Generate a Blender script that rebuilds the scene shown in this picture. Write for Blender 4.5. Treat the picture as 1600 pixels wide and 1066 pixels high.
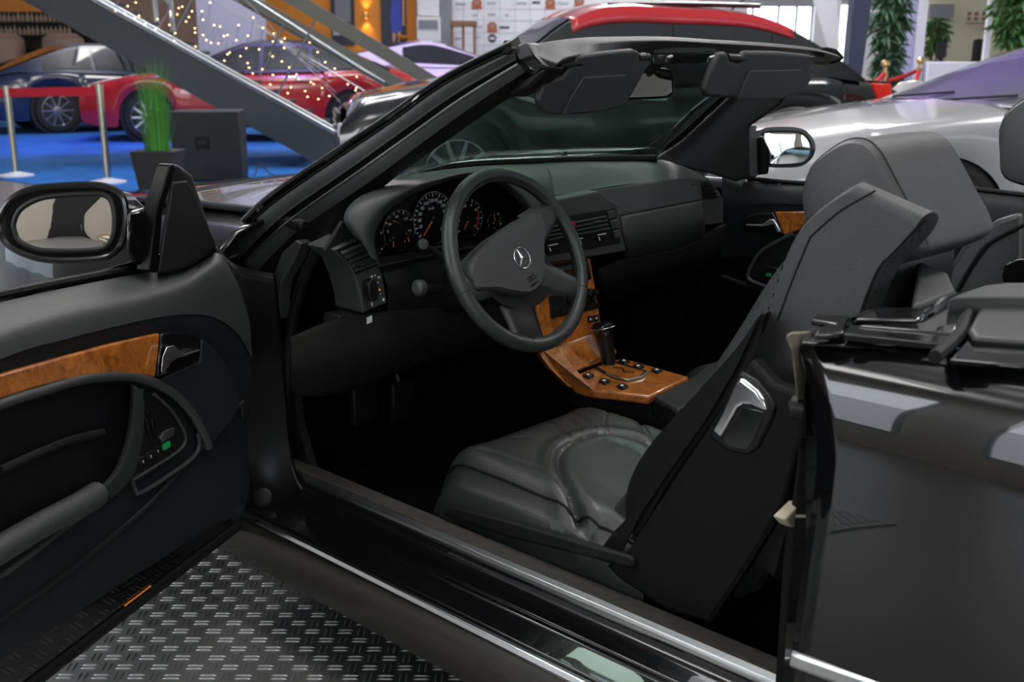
import bpy, bmesh, math, random
import numpy as np
from mathutils import Vector, Matrix
random.seed(7)
for o in list(bpy.data.objects): bpy.data.objects.remove(o)
SC = bpy.context.scene; COL = SC.collection
# ------------------------------------------------------------------ camera
CAM = np.array([-1.5006, 2.0518, 1.2071]); YAW, PITCH, ROLL = [math.radians(a) for a in (46.784, 14.573, 0.2)]; F = 1681.0
DV = np.array([math.cos(YAW)*math.cos(PITCH), -math.sin(YAW)*math.cos(PITCH), -math.sin(PITCH)])
RV = np.array([-math.sin(YAW), -math.cos(YAW), 0.0]); UV = np.cross(RV, DV)
RV, UV = math.cos(ROLL)*RV+math.sin(ROLL)*UV, -math.sin(ROLL)*RV+math.cos(ROLL)*UV
cd = bpy.data.cameras.new('camera'); co = bpy.data.objects.new('camera', cd); COL.objects.link(co)
co.matrix_world = Matrix(((RV[0], UV[0], -DV[0], CAM[0]), (RV[1], UV[1], -DV[1], CAM[1]), (RV[2], UV[2], -DV[2], CAM[2]), (0, 0, 0, 1)))
cd.sensor_width = 36; cd.lens = F*36/1600; cd.clip_start = .05; cd.clip_end = 200
cd.dof.use_dof = True; cd.dof.focus_distance = 2.25; cd.dof.aperture_fstop = 6.0
SC.camera = co
# ------------------------------------------------------------------ world and lights
SC.view_settings.view_transform = 'Standard'; SC.view_settings.look = 'None'; SC.view_settings.gamma = 1
SC.view_settings.use_curve_mapping = False; SC.view_settings.exposure = 0.0
w = bpy.data.worlds.new('world'); SC.world = w; w.use_nodes = True
w.node_tree.nodes['Background'].inputs[0].default_value = (.75, .85, 1, 1); w.node_tree.nodes['Background'].inputs[1].default_value = 1.0
def area(name, loc, aim, sx, sy, power, col=(1, 1, 1)):
    l = bpy.data.lights.new(name, 'AREA'); l.shape = 'RECTANGLE'; l.size = sx; l.size_y = sy; l.energy = power; l.color = col
    o = bpy.data.objects.new(name, l); COL.objects.link(o); o.location = loc
    o.rotation_euler = (Vector(aim)-Vector(loc)).to_track_quat('-Z', 'Y').to_euler(); return o
def spot(name, loc, aim, power, col, deg=60, blend=.6, r=.15):
    l = bpy.data.lights.new(name, 'SPOT'); l.energy = power; l.color = col; l.spot_size = math.radians(deg); l.spot_blend = blend; l.shadow_soft_size = r
    o = bpy.data.objects.new(name, l); COL.objects.link(o); o.location = loc
    o.rotation_euler = (Vector(aim)-Vector(loc)).to_track_quat('-Z', 'Y').to_euler(); return o
#LIGHTS
# ------------------------------------------------------------------ geometry from the picture frame
def ray(px, py): return (DV*F+RV*(px-800)+UV*(533-py))/F
def U(px, py, x=None, y=None, z=None, t=None):
    v = ray(px, py)
    k = (x-CAM[0])/v[0] if x is not None else (y-CAM[1])/v[1] if y is not None else (z-CAM[2])/v[2] if z is not None else t
    return CAM+k*v
def UP(px, py, p0, n):
    v = ray(px, py); p0 = np.array(p0, float); n = np.array(n, float); return CAM+v*(((p0-CAM)@n)/(v@n))
def K(x0, y0, s, pts): return [(x0+a/s, y0+b/s) for a, b in pts]
def cat(P, n, closed=False):
    """Catmull-Rom resample of a polyline to n points."""
    P = [np.array(p, float) for p in P]; m = len(P)
    if m < 3 and not closed: return [P[0]+(P[-1]-P[0])*i/(n-1) for i in range(n)]
    out = []; segs = m if closed else m-1
    for i in range(n):
        u = i*segs/(n if closed else n-1); k = min(int(u), segs-1); f = u-k
        if closed: a, b, c, d = P[(k-1) % m], P[k % m], P[(k+1) % m], P[(k+2) % m]
        else: a, b, c, d = P[max(k-1, 0)], P[k], P[k+1], P[min(k+2, m-1)]
        out.append(.5*(2*b+(c-a)*f+(2*a-5*b+4*c-d)*f*f+(3*b-a-3*c+d)*f**3))
    return out
# ------------------------------------------------------------------ materials
MATS = {}
def mat(name, col, rough=.5, metal=0, coat=0, bump=0, bscale=200, var=0, vscale=30, emit=None, estr=0, spec=.5, trans=0, coatr=.03, sheen=0):
    m = bpy.data.materials.new(name); m.use_nodes = True; nt = m.node_tree; b = nt.nodes['Principled BSDF']
    b.inputs['Base Color'].default_value = (*col, 1); b.inputs['Roughness'].default_value = rough; b.inputs['Metallic'].default_value = metal
    b.inputs['Coat Weight'].default_value = coat; b.inputs['Coat Roughness'].default_value = coatr; b.inputs['Specular IOR Level'].default_value = spec
    b.inputs['Transmission Weight'].default_value = trans; b.inputs['Sheen Weight'].default_value = sheen
    if emit: b.inputs['Emission Color'].default_value = (*emit, 1); b.inputs['Emission Strength'].default_value = estr
    if bump or var:
        tc = nt.nodes.new('ShaderNodeTexCoord')
    if bump:
        n = nt.nodes.new('ShaderNodeTexNoise'); n.inputs['Scale'].default_value = bscale; n.inputs['Detail'].default_value = 3
        bp = nt.nodes.new('ShaderNodeBump'); bp.inputs['Strength'].default_value = bump; bp.inputs['Distance'].default_value = .002
        nt.links.new(tc.outputs['Object'], n.inputs['Vector']); nt.links.new(n.outputs['Fac'], bp.inputs['Height']); nt.links.new(bp.outputs['Normal'], b.inputs['Normal'])
    if var:
        n = nt.nodes.new('ShaderNodeTexNoise'); n.inputs['Scale'].default_value = vscale; n.inputs['Detail'].default_value = 5
        r = nt.nodes.new('ShaderNodeValToRGB'); r.color_ramp.elements[0].position = .3; r.color_ramp.elements[1].position = .7
        r.color_ramp.elements[0].color = (*[c*(1-var) for c in col], 1); r.color_ramp.elements[1].color = (*[min(1, c*(1+var)) for c in col], 1)
        nt.links.new(tc.outputs['Object'], n.inputs['Vector']); nt.links.new(n.outputs['Fac'], r.inputs['Fac']); nt.links.new(r.outputs['Color'], b.inputs['Base Color'])
    MATS[name] = m; return m
def wood(name, dark, light):
    m = bpy.data.materials.new(name); m.use_nodes = True; nt = m.node_tree; b = nt.nodes['Principled BSDF']; L = nt.links.new
    tc = nt.nodes.new('ShaderNodeTexCoord'); n = nt.nodes.new('ShaderNodeTexNoise'); n.inputs['Scale'].default_value = 38; n.inputs['Detail'].default_value = 9; n.inputs['Roughness'].default_value = .75; n.inputs['Distortion'].default_value = .9
    r = nt.nodes.new('ShaderNodeValToRGB'); r.color_ramp.elements[0].position = .36; r.color_ramp.elements[1].position = .62; r.color_ramp.elements[0].color = (*dark, 1); r.color_ramp.elements[1].color = (*light, 1)
    v = nt.nodes.new('ShaderNodeTexVoronoi'); v.inputs['Scale'].default_value = 190
    mx = nt.nodes.new('ShaderNodeMix'); mx.data_type = 'RGBA'; mx.blend_type = 'MULTIPLY'; mx.inputs[0].default_value = .45
    r2 = nt.nodes.new('ShaderNodeValToRGB'); r2.color_ramp.elements[0].position = .05; r2.color_ramp.elements[0].color = (.35, .25, .2, 1); r2.color_ramp.elements[1].position = .35
    L(tc.outputs['Object'], n.inputs['Vector']); L(n.outputs['Fac'], r.inputs['Fac']); L(tc.outputs['Object'], v.inputs['Vector']); L(v.outputs['Distance'], r2.inputs['Fac'])
    L(r.outputs['Color'], mx.inputs[6]); L(r2.outputs['Color'], mx.inputs[7]); L(mx.outputs[2], b.inputs['Base Color'])
    b.inputs['Roughness'].default_value = .35; b.inputs['Coat Weight'].default_value = 1; b.inputs['Coat Roughness'].default_value = .04
    MATS[name] = m; return m
def glass(name, tint, refl=1.0, rough=0.0):
    m = bpy.data.materials.new(name); m.use_nodes = True; nt = m.node_tree; nt.nodes.clear(); L = nt.links.new
    o = nt.nodes.new('ShaderNodeOutputMaterial'); t = nt.nodes.new('ShaderNodeBsdfTransparent'); t.inputs[0].default_value = (*tint, 1)
    g = nt.nodes.new('ShaderNodeBsdfGlossy'); g.inputs['Roughness'].default_value = rough; f = nt.nodes.new('ShaderNodeFresnel'); f.inputs[0].default_value = 1.45
    k = nt.nodes.new('ShaderNodeMath'); k.operation = 'MULTIPLY'; k.inputs[1].default_value = refl
    x = nt.nodes.new('ShaderNodeMixShader'); L(f.outputs[0], k.inputs[0]); L(k.outputs[0], x.inputs[0]); L(t.outputs[0], x.inputs[1]); L(g.outputs[0], x.inputs[2]); L(x.outputs[0], o.inputs[0])
    MATS[name] = m; return m
mat('paint', (.003, .003, .0035), .2, coat=1, coatr=.02, spec=.15)
mat('leather', (.024, .026, .0255), .33, bump=.35, bscale=450, var=.15, vscale=9)
mat('leather_grey', (.042, .043, .044), .5, bump=.35, bscale=500, var=.08, vscale=9)
mat('leather_side', (.0035, .0035, .004), .65, spec=.2, bump=.3, bscale=500)
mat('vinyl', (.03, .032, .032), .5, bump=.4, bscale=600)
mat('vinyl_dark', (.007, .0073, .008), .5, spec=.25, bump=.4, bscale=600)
mat('vinyl_blue', (.009, .0105, .0125), .62, spec=.25, bump=.3, bscale=600)
mat('pad', (.036, .036, .037), .55, bump=.5, bscale=700)
mat('plastic', (.006, .006, .0065), .4, spec=.3)
mat('plastic_gloss', (.006, .006, .006), .15)
mat('rubber', (.004, .004, .004), .55, spec=.2)
mat('trim_grey', (.032, .033, .033), .42, bump=.15, bscale=500)
mat('carpet', (.0025, .0025, .003), .95, spec=.05, bump=1, bscale=900)
mat('carpet_brown', (.028, .026, .022), .95, bump=1, bscale=800, var=.35, vscale=60)
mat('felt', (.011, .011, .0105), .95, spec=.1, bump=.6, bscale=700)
mat('chrome', (.85, .86, .88), .16, metal=1)
mat('bright_chrome', (.88, .89, .9), .32, metal=1)
mat('visor_vinyl', (.016, .0165, .017), .55, bump=.4, bscale=600)
mat('steel', (.5, .52, .52), .28, metal=1)
mat('mirror', (.86, .86, .85), .01, metal=1)
mat('rocker', (.05, .047, .042), .16, metal=.6)
mat('satin_black', (.002, .002, .0022), .3, spec=.12)
mat('dial', (.004, .004, .005), .4, spec=.25)
mat('print', (.55, .56, .56), .6)
mat('needle', (.85, .24, .03), .5)
mat('red_print', (.5, .02, .03), .5)
mat('lcd', (.05, .055, .04), .25)
mat('green_led', (.01, .25, .06), .4)
mat('blue_print', (.1, .3, .5), .5)
mat('beige_seal', (.16, .145, .11), .7, bump=.3, bscale=300, var=.4, vscale=50)
mat('ivory', (.42, .38, .28), .5)
wood('burl', (.16, .040, .006), (.46, .145, .018))
glass('windscreen_glass', (.60, .70, .66), .55)
glass('clear_glass', (.85, .9, .9), 1)
# ------------------------------------------------------------------ mesh helpers
PINV = {}
def link(name, me, m, parent=None, smooth=True, bevel=0, sub=0, solid=0, bseg=2, soff=-1, angle=35):
    o = bpy.data.objects.new(name, me); COL.objects.link(o)
    if m: me.materials.append(MATS[m] if isinstance(m, str) else m)
    if smooth:
        for p in me.polygons: p.use_smooth = True
    if solid: d = o.modifiers.new('s', 'SOLIDIFY'); d.thickness = solid; d.offset = soff
    if bevel: d = o.modifiers.new('b', 'BEVEL'); d.width = bevel; d.segments = bseg; d.limit_method = 'ANGLE'; d.angle_limit = math.radians(angle); d.harden_normals = False
    if sub: d = o.modifiers.new('u', 'SUBSURF'); d.levels = sub; d.render_levels = sub
    if smooth and not sub:
        try: me.set_sharp_from_angle(angle=math.radians(40))
        except Exception: pass
    if parent is not None:
        o.parent = parent
        o.matrix_parent_inverse = PINV.get(parent.name, Matrix())
        PINV[o.name] = Matrix()
    return o
def mesh(name, vs, fs, m, parent=None, **k):
    me = bpy.data.meshes.new(name); me.from_pydata([tuple(float(c) for c in v) for v in vs], [], fs); me.update()
    bm = bmesh.new(); bm.from_mesh(me); bmesh.ops.recalc_face_normals(bm, faces=bm.faces); bm.to_mesh(me); bm.free()
    return link(name, me, m, parent, **k)
def root(name, loc, label, cat_, group=None):
    o = bpy.data.objects.new(name, None); COL.objects.link(o); o.location = [float(c) for c in loc]; o.empty_display_size = .2
    o['label'] = label; o['category'] = cat_
    if group: o['group'] = group
    PINV[o.name] = Matrix.Translation(-Vector([float(c) for c in loc])); return o
def tag(o, label, cat_, group=None):
    o['label'] = label; o['category'] = cat_
    if group: o['group'] = group
    return o
def grid(name, rows, m, parent=None, nu=0, nv=0, closed=False, flip=False, **k):
    """smooth surface through rows of points (rows interpolated when nv, along when nu)."""
    if nu: rows = [cat(r, nu, closed) for r in rows]
    if nv: cols = [cat([r[i] for r in rows], nv) for i in range(len(rows[0]))]; rows = [[c[j] for c in cols] for j in range(nv)]
    n = len(rows[0]); vs = [p for r in rows for p in r]; fs = []
    for j in range(len(rows)-1):
        for i in range(n if closed else n-1):
            a, b = j*n+i, j*n+(i+1) % n; f = (a, b, b+n, a+n); fs.append(f[::-1] if flip else f)
    me = bpy.data.meshes.new(name); me.from_pydata([tuple(float(c) for c in v) for v in vs], [], fs); me.update()
    return link(name, me, m, parent, **k)
def loft(name, rings, m, parent=None, nu=0, nv=0, **k):
    """closed solid through closed rings, ends capped."""
    if nu: rings = [cat(r, nu, True) for r in rings]
    if nv: cols = [cat([r[i] for r in rings], nv) for i in range(len(rings[0]))]; rings = [[c[j] for c in cols] for j in range(nv)]
    n = len(rings[0]); vs = [p for r in rings for p in r]; fs = []
    for j in range(len(rings)-1):
        for i in range(n): a, b = j*n+i, j*n+(i+1) % n; fs.append((a, b, b+n, a+n))
    fs.append(tuple(range(n))[::-1]); fs.append(tuple(range((len(rings)-1)*n, len(rings)*n)))
    return mesh(name, vs, fs, m, parent, **k)
def prism(name, pts, depth, m, parent=None, **k):
    """polygon (3D points, roughly planar) extruded by the vector depth."""
    pts = [np.array(p, float) for p in pts]; n = len(pts); d = np.array(depth, float)
    vs = pts+[p+d for p in pts]; fs = [tuple(range(n)), tuple(range(n, 2*n))[::-1]]+[(i, i+n, (i+1) % n+n, (i+1) % n) for i in range(n)]
    return mesh(name, vs, fs, m, parent, **k)
def tube(name, pts, r, m, parent=None, seg=10, n=0, closed=False, flat=1.0, upv=None, **k):
    P = cat(pts, n, closed) if n else [np.array(p, float) for p in pts]; N = len(P); vs = []; fs = []
    for i, p in enumerate(P):
        t = (P[(i+1) % N]-P[i-1]) if closed else P[min(i+1, N-1)]-P[max(i-1, 0)]; t = t/(np.linalg.norm(t)+1e-9)
        if i == 0 or upv is not None:
            ref = np.array(upv if upv is not None else ((0, 0, 1) if abs(t[2]) < .9 else (1, 0, 0)), float); a = np.cross(t, ref)
        else: a = a-(a@t)*t
        a = a/(np.linalg.norm(a)+1e-9); b = np.cross(a, t)
        rr = r if not hasattr(r, '__len__') else float(np.interp(i/(N-1), np.linspace(0, 1, len(r)), r))
        for j in range(seg):
            th = 2*math.pi*j/seg; vs.append(p+rr*(math.cos(th)*a+math.sin(th)*flat*b))
    for i in range(N if closed else N-1):
        for j in range(seg): a0 = i*seg+j; b0 = i*seg+(j+1) % seg; c0 = ((i+1) % N)*seg; fs.append((a0, b0, c0+(j+1) % seg, c0+j))
    if not closed: fs.append(tuple(range(seg))[::-1]); fs.append(tuple(range((N-1)*seg, N*seg)))
    return mesh(name, vs, fs, m, parent, **k)
def box(name, c, s, m, parent=None, rz=0, axes=None, bevel=.0, **k):
    c = np.array(c, float)
    if axes is None: axes = [np.array((math.cos(rz), math.sin(rz), 0)), np.array((-math.sin(rz), math.cos(rz), 0)), np.array((0, 0, 1.))]
    vs = [c+sum(.5*s[q]*sg[q]*np.array(axes[q]) for q in range(3)) for sg in ((-1, -1, -1), (1, -1, -1), (1, 1, -1), (-1, 1, -1), (-1, -1, 1), (1, -1, 1), (1, 1, 1), (-1, 1, 1))]
    return mesh(name, vs, [(0, 3, 2, 1), (4, 5, 6, 7), (0, 1, 5, 4), (1, 2, 6, 5), (2, 3, 7, 6), (3, 0, 4, 7)], m, parent, bevel=bevel, **k)
def lathe(name, c, axis, prof, m, parent=None, seg=24, **k):
    """prof: (radius, height along axis)."""
    c = np.array(c, float); ax = np.array(axis, float); ax /= np.linalg.norm(ax)
    a = np.cross(ax, (0, 0, 1) if abs(ax[2]) < .9 else (1, 0, 0)); a /= np.linalg.norm(a); b = np.cross(ax, a)
    rings = [[c+ax*h+r*(math.cos(2*math.pi*j/seg)*a+math.sin(2*math.pi*j/seg)*b) for j in range(seg)] for r, h in prof]
    return loft(name, rings, m, parent, **k)
def text(name, s, size, pos, right, up, m, parent=None, ext=.0004, align='CENTER'):
    cu = bpy.data.curves.new(name, 'FONT'); cu.body = s; cu.size = size; cu.extrude = ext; cu.align_x = align; cu.align_y = 'CENTER'; cu.resolution_u = 2
    t = bpy.data.objects.new(name+'_t', cu); COL.objects.link(t); bpy.context.view_layer.update()
    me = bpy.data.meshes.new_from_object(t.evaluated_get(bpy.context.evaluated_depsgraph_get())); bpy.data.objects.remove(t); bpy.data.curves.remove(cu)
    right = np.array(right, float); up = np.array(up, float); n = np.cross(right, up)
    for v in me.vertices: v.co = Vector(np.array(pos)+right*v.co[0]+up*v.co[1]+n*v.co[2])
    me.materials.clear(); return link(name, me, m, parent, smooth=False)
def nrm(v): v = np.array(v, float); return v/np.linalg.norm(v)
A = np.array
# ================================================================== the black convertible
CAR = root('convertible_car', (-.4, 0, 0), 'black two-seat convertible with its roof down and driver door wide open, filling the foreground', 'car')
def ux(lst, x):
    xs = x if hasattr(x, '__len__') else [x]*len(lst); return [U(*p, x=q) for p, q in zip(lst, xs)]
def uy(lst, y):
    ys = y if hasattr(y, '__len__') else [y]*len(lst); return [U(*p, y=q) for p, q in zip(lst, ys)]
def uz(lst, z):
    zs = z if hasattr(z, '__len__') else [z]*len(lst); return [U(*p, z=q) for p, q in zip(lst, zs)]
# ---- door sill: profile in (y, z), run along the car
def yz(px, py, y): return (y, U(px, py, y=y)[2])
XF, XR = .50, -.93
def run(name, prof, m, parent, x0=XF, x1=XR, **k):
    return loft(name, [[A((x, a, b)) for a, b in prof] for x in (x0, x1)], m, parent, **k)
S0 = yz(832, 870, .690); S1 = yz(832, 893, .752); S2 = yz(832, 904, .764); S3 = yz(832, 930, .785); S4 = yz(832, 961, .805)
S5 = yz(832, 978, .818); S6 = yz(832, 1014, .862); S7 = yz(817, 1015, .872); S8 = yz(584, 929, .880); S9 = yz(581, 987, .884)
SILL = run('door_sill', [(S2[0], S2[1]-.006), (S3[0]-.004, S3[1]+.004), S3, (S3[0]+.006, S3[1]-.012), (S4[0]-.006, S4[1]-.006), S4, (S4[0]+.006, S4[1]-.01), S5, (S6[0], S6[1]), (S6[0]+.002, S6[1]-.02), (.80, S9[1]-.01), (.66, S9[1]), (.66, .30), (.72, .31)], 'paint', CAR, bevel=.003)
run('carpet_strip', [(S0[0]-.03, S0[1]-.10), (S0[0], S0[1]+.002), (S1[0]-.004, S1[1]+.002), (S1[0]-.004, S1[1]-.05)], 'carpet_brown', SILL, bevel=.004)
run('sill_plate', [(S1[0], S1[1]+.003), (S2[0], S2[1]+.003), (S2[0], S2[1]-.012), (S1[0], S1[1]-.012)], 'steel', SILL, x0=.33, bevel=.0015)
run('sill_moulding', [(S6[0]+.002, S6[1]-.004), (S7[0]+.004, S7[1]), (S7[0]+.006, S7[1]-.012), (S6[0]+.002, S6[1]-.016)], 'chrome', SILL, bevel=.002)
run('rocker_panel', [(S7[0]-.004, S7[1]-.014), (S7[0]+.002, S7[1]-.015), S8, (S9[0]+.002, (S8[1]+S9[1])/2), S9, (S9[0]-.03, S9[1]-.012), (.82, S9[1])], 'rocker', SILL, bevel=.004)
# ---- door jamb at the hinges
jb = [[(.47, .868, .84), (.43, .845, .80), (.41, .80, .78), (.395, .765, .77)], [(.46, .872, .60), (.425, .85, .60), (.405, .80, .58), (.385, .762, .58)],
      [(.455, .872, .42), (.42, .85, .42), (.395, .805, .41), (.37, .765, .40)], [(.45, .874, .30), (.41, .855, .29), (.36, .82, .30), (.335, .775, .33)], [(.44, .874, .24), (.36, .86, .235), (.30, .83, .245), (.28, .78, .30)]]
JAMB = grid('door_jamb', jb, 'satin_black', CAR, nu=14, nv=24, solid=.01, soff=1)
for zz in (.60, .40):
    box('hinge', (.44, .868, zz), (.05, .03, .075), 'plastic_gloss', JAMB, bevel=.006)
    tube('hinge_pin', [(.462, .885, zz-.05), (.462, .885, zz+.05)], .009, 'steel', JAMB)
box('door_check_strap', (.425, .858, .49), (.06, .02, .035), 'plastic', JAMB, bevel=.004)
lathe('rubber_stop', (.385, .83, .285), (-.5, .6, .3), [(.022, 0), (.022, .012), (.014, .018)], 'rubber', JAMB)
tube('weather_seal', [U(500, 385, y=.73), U(478, 430, y=.735), U(458, 500, y=.74), U(448, 600, y=.745), U(446, 690, y=.75), U(452, 738, y=.752), U(470, 752, y=.752)], .013, 'rubber', JAMB, n=40, seg=10)
prism('kick_panel', [U(*p, y=.70) for p in ((436, 600), (458, 608), (466, 660), (486, 734), (470, 748), (452, 742), (440, 690))], (0, -.02, 0), 'felt', JAMB, bevel=.003)
prism('seal_end_cap', [U(*p, y=.735) for p in ((440, 395), (462, 375), (470, 380), (462, 402), (440, 440), (436, 470), (440, 500), (420, 500), (418, 455))], (0, -.03, 0), 'trim_grey', JAMB, bevel=.003)
# ---- floor, tunnel and bulkhead inside
TUB = loft('cabin_tub', [[A(p) for p in ring] for ring in (
    [(.60, .70, .24), (.60, .70, .19), (.60, -.70, .19), (.60, -.70, .24), (.60, -.12, .24), (.60, -.10, .40), (.60, .16, .40), (.60, .18, .24)],
    [(-1.0, .70, .24), (-1.0, .70, .19), (-1.0, -.70, .19), (-1.0, -.70, .24), (-1.0, -.10, .24), (-1.0, -.08, .38), (-1.0, .14, .38), (-1.0, .16, .24)])], 'carpet', CAR, bevel=.01)
box('bulkhead', (.60, 0, .52), (.03, 1.42, .66), 'carpet', TUB)
box('rear_bulkhead', (-1.08, 0, .50), (.04, 1.44, .60), 'carpet', TUB, bevel=.01)
box('side_wall', (-.2, -.73, .42), (1.7, .03, .46), 'carpet', TUB)
box('floor_mat', (.20, .44, .247), (.55, .42, .012), 'carpet', TUB, bevel=.005)
for i, (yy, zz) in enumerate(((.40, .40), (.52, .42))):
    box('pedal', (.42, yy, zz), (.02, .075, .10), 'rubber', TUB, bevel=.006)
    tube('pedal_arm', [(.43, yy, zz+.04), (.50, yy, zz+.22)], .009, 'plastic', TUB)
# ---- windscreen frame
def strip(name, la, lb, ya, yb, m, parent, inn=.02, **k):
    """ruled band between two traced lines of the pillar, given thickness towards the car's middle."""
    n = 16; Aa = cat([U(*p, y=q) for p, q in zip(la, ya)], n); Bb = cat([U(*p, y=q) for p, q in zip(lb, yb)], n)
    rings = []
    for a, b in zip(Aa, Bb):
        e = A((.35, -.8, .2)); e = e/np.linalg.norm(e)*inn; rings.append([a, a*.5+b*.5+A((-.004, .004, .004)), b, b+e, a+e])
    return loft(name, rings, m, parent, **k)
YS = [.77, .745, .70, .66, .625, .59]
L0 = [(346, 380), (410, 312), (520, 236), (600, 183), (690, 120), (796, 66)]
L1 = [(352, 392), (417, 324), (528, 246), (608, 192), (697, 129), (800, 77)]
L2 = [(372, 404), (440, 338), (548, 262), (625, 207), (710, 147), (806, 92)]
L3 = [(380, 412), (449, 347), (556, 271), (632, 217), (716, 157), (809, 100)]
L4 = [(398, 428), (464, 362), (572, 288), (648, 232), (730, 172), (820, 113)]
L5 = [(440, 450), (505, 385), (594, 296), (670, 240), (752, 182), (838, 124)]
def dy(d): return [v-d for v in YS]
FRAME = strip('windscreen_frame', L0, L1, YS, dy(.008), 'paint', CAR, .05)
strip('frame_moulding', L1, L2, dy(.006), dy(.016), 'trim_grey', FRAME, .035)
strip('seal_channel', L2, L3, dy(.028), dy(.030), 'rubber', FRAME, .03)
strip('frame_ridge', L3, L4, dy(.016), dy(.030), 'trim_grey', FRAME, .03)
strip('pillar_cover', L4, L5, dy(.034), dy(.075), 'plastic', FRAME, .03)
prism('seal_foot', [U(*p, y=.775) for p in ((340, 392), (350, 383), (366, 398), (352, 405))], (0, -.03, 0), 'trim_grey', FRAME, bevel=.002)
# latch block at the top of the pillar
prism('latch_cover', [U(*p, y=.545) for p in K(780, 50, 5.333, [(20, 440), (250, 350), (340, 300), (410, 290), (330, 390), (240, 470), (90, 550), (70, 530)])], (0, -.05, 0), 'plastic', FRAME, bevel=.006)
prism('latch_receiver', [U(*p, y=.575) for p in K(780, 50, 5.333, [(120, 150), (220, 85), (250, 100), (300, 200), (400, 290), (350, 280), (280, 200), (170, 240)])], (.02, -.05, 0), 'trim_grey', FRAME, bevel=.004)
prism('corner_seal', [U(*p, y=.59) for p in K(780, 50, 5.333, [(0, 150), (40, 60), (70, 90), (110, 150), (80, 190), (20, 200)])], (.01, -.03, 0), 'rubber', FRAME, bevel=.004)
# header rail: sections across the car
HT = [(812, 72), (850, 66), (905, 59), (960, 57), (1040, 57), (1120, 62), (1200, 67), (1268, 74), (1306, 84)]
HY = [.565, .50, .37, .24, .05, -.15, -.34, -.50, -.575]
HB = [(864, 104), (880, 95), (920, 88), (965, 82), (1032, 80), (1116, 80), (1190, 84), (1255, 93), (1290, 101)]
rings = []
for (a, b, y) in zip(HT, HB, HY):
    p = U(*a, y=y); q = U(*b, y=y-.012); q = q if q[2] < p[2]-.015 else A((q[0], q[1], p[2]-.02))
    bow = .0
    rings.append([p+A((.05, 0, -.006)), p, p+A((-.018, 0, -.010)), q+A((-.012, 0, .006)), q+A((.0, 0, -.004)), q+A((.05, 0, -.004))])
loft('header_rail', rings, 'trim_grey', FRAME, nu=0, nv=40, bevel=.003)
prism('header_panel', [U(*p, y=q) for p, q in zip(((1022, 66), (1119, 65), (1119, 83), (1022, 84)), (.075, -.15, -.15, .075))], (.02, 0, .004), 'vinyl', FRAME, bevel=.002)
prism('header_underside', [U(*p, y=q) for p, q in zip(((1020, 84), (1120, 82), (1116, 99), (1022, 101)), (.075, -.15, -.15, .075))], (.03, 0, .01), 'plastic_gloss', FRAME, bevel=.002)
for px in (1043, 1108):
    tube('visor_hook', [U(px-2, 96, x=-.135), U(px, 90, x=-.14), U(px+7, 88, x=-.14)], .0035, 'chrome', FRAME, seg=6)
prism('seal_end', [U(*p, y=-.60) for p in K(1060, 50, 5.714, [(1320, 130), (1420, 150), (1460, 190), (1490, 235), (1440, 270), (1380, 290), (1330, 280), (1330, 200)])], (.03, -.02, 0), 'rubber', FRAME, bevel=.006)
# right pillar, its inner cover and the quarter piece by the mirror
RP = K(1000, 180, 3.553, [(45, 235), (170, 145), (330, 0), (420, -80)])
pa = [U(1012, 246, y=-.55), U(1050, 220, y=-.56), U(1100, 175, y=-.575), U(1150, 130, y=-.58)]
pb = [U(1022, 247, y=-.575), U(1062, 222, y=-.585), U(1112, 176, y=-.595), U(1158, 132, y=-.60)]
loft('pillar_moulding', [[a, b, b+A((.03, -.01, .02)), a+A((.03, -.01, .02))] for a, b in zip(cat(pa, 10), cat(pb, 10))], 'plastic_gloss', FRAME, bevel=.002)
prism('pillar_cover', [U(*p, y=-.635) for p in ((1022, 250), (1062, 222), (1112, 176), (1160, 130), (1225, 125), (1228, 150), (1218, 165), (1170, 197), (1171, 276), (1150, 284), (1110, 272), (1050, 258))], (.01, -.03, 0), 'vinyl_dark', FRAME, bevel=.006)
for la, dd_, rr_, mm_ in ((L0, .002, .0025, 'steel'), (L1, .004, .002, 'rubber'), (L2, .014, .0025, 'trim_grey'), (L3, .014, .0022, 'steel')):  # thin lines added to draw the highlights along the pillar edges
    tube('edge_highlight', [U(*p, y=q-dd_) for p, q in zip(la, YS)], rr_, mm_, FRAME, n=24, seg=6)
# ---- windscreen
gl = [[U(606, 292, x=.33), U(700, 263, x=.385), U(800, 256, x=.41), U(900, 252, x=.41), U(985, 250, x=.37), U(1025, 249, x=.32)],
      [U(840, 112, y=.54), U(900, 90, y=.36), U(975, 84, y=.18), U(1060, 84, y=-.02), U(1140, 88, y=-.24), U(1210, 105, y=-.50)]]
bot = cat(gl[0], 16); top = cat(gl[1], 16)
grid('windscreen', [[b*(1-f)+t*f+A((.03, 0, .02))*math.sin(math.pi*f) for b, t in zip(bot, top)] for f in np.linspace(0, 1, 10)], 'windscreen_glass', FRAME, solid=.002)
tube('glass_seal', [p+A((-.004, 0, .003)) for p in bot], .011, 'rubber', FRAME, seg=8)
prism('glass_sticker', [U(*p, x=.385) for p in ((877, 244), (887, 243), (888, 234), (881, 238))], (.002, 0, 0), 'trim_grey', FRAME)
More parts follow.
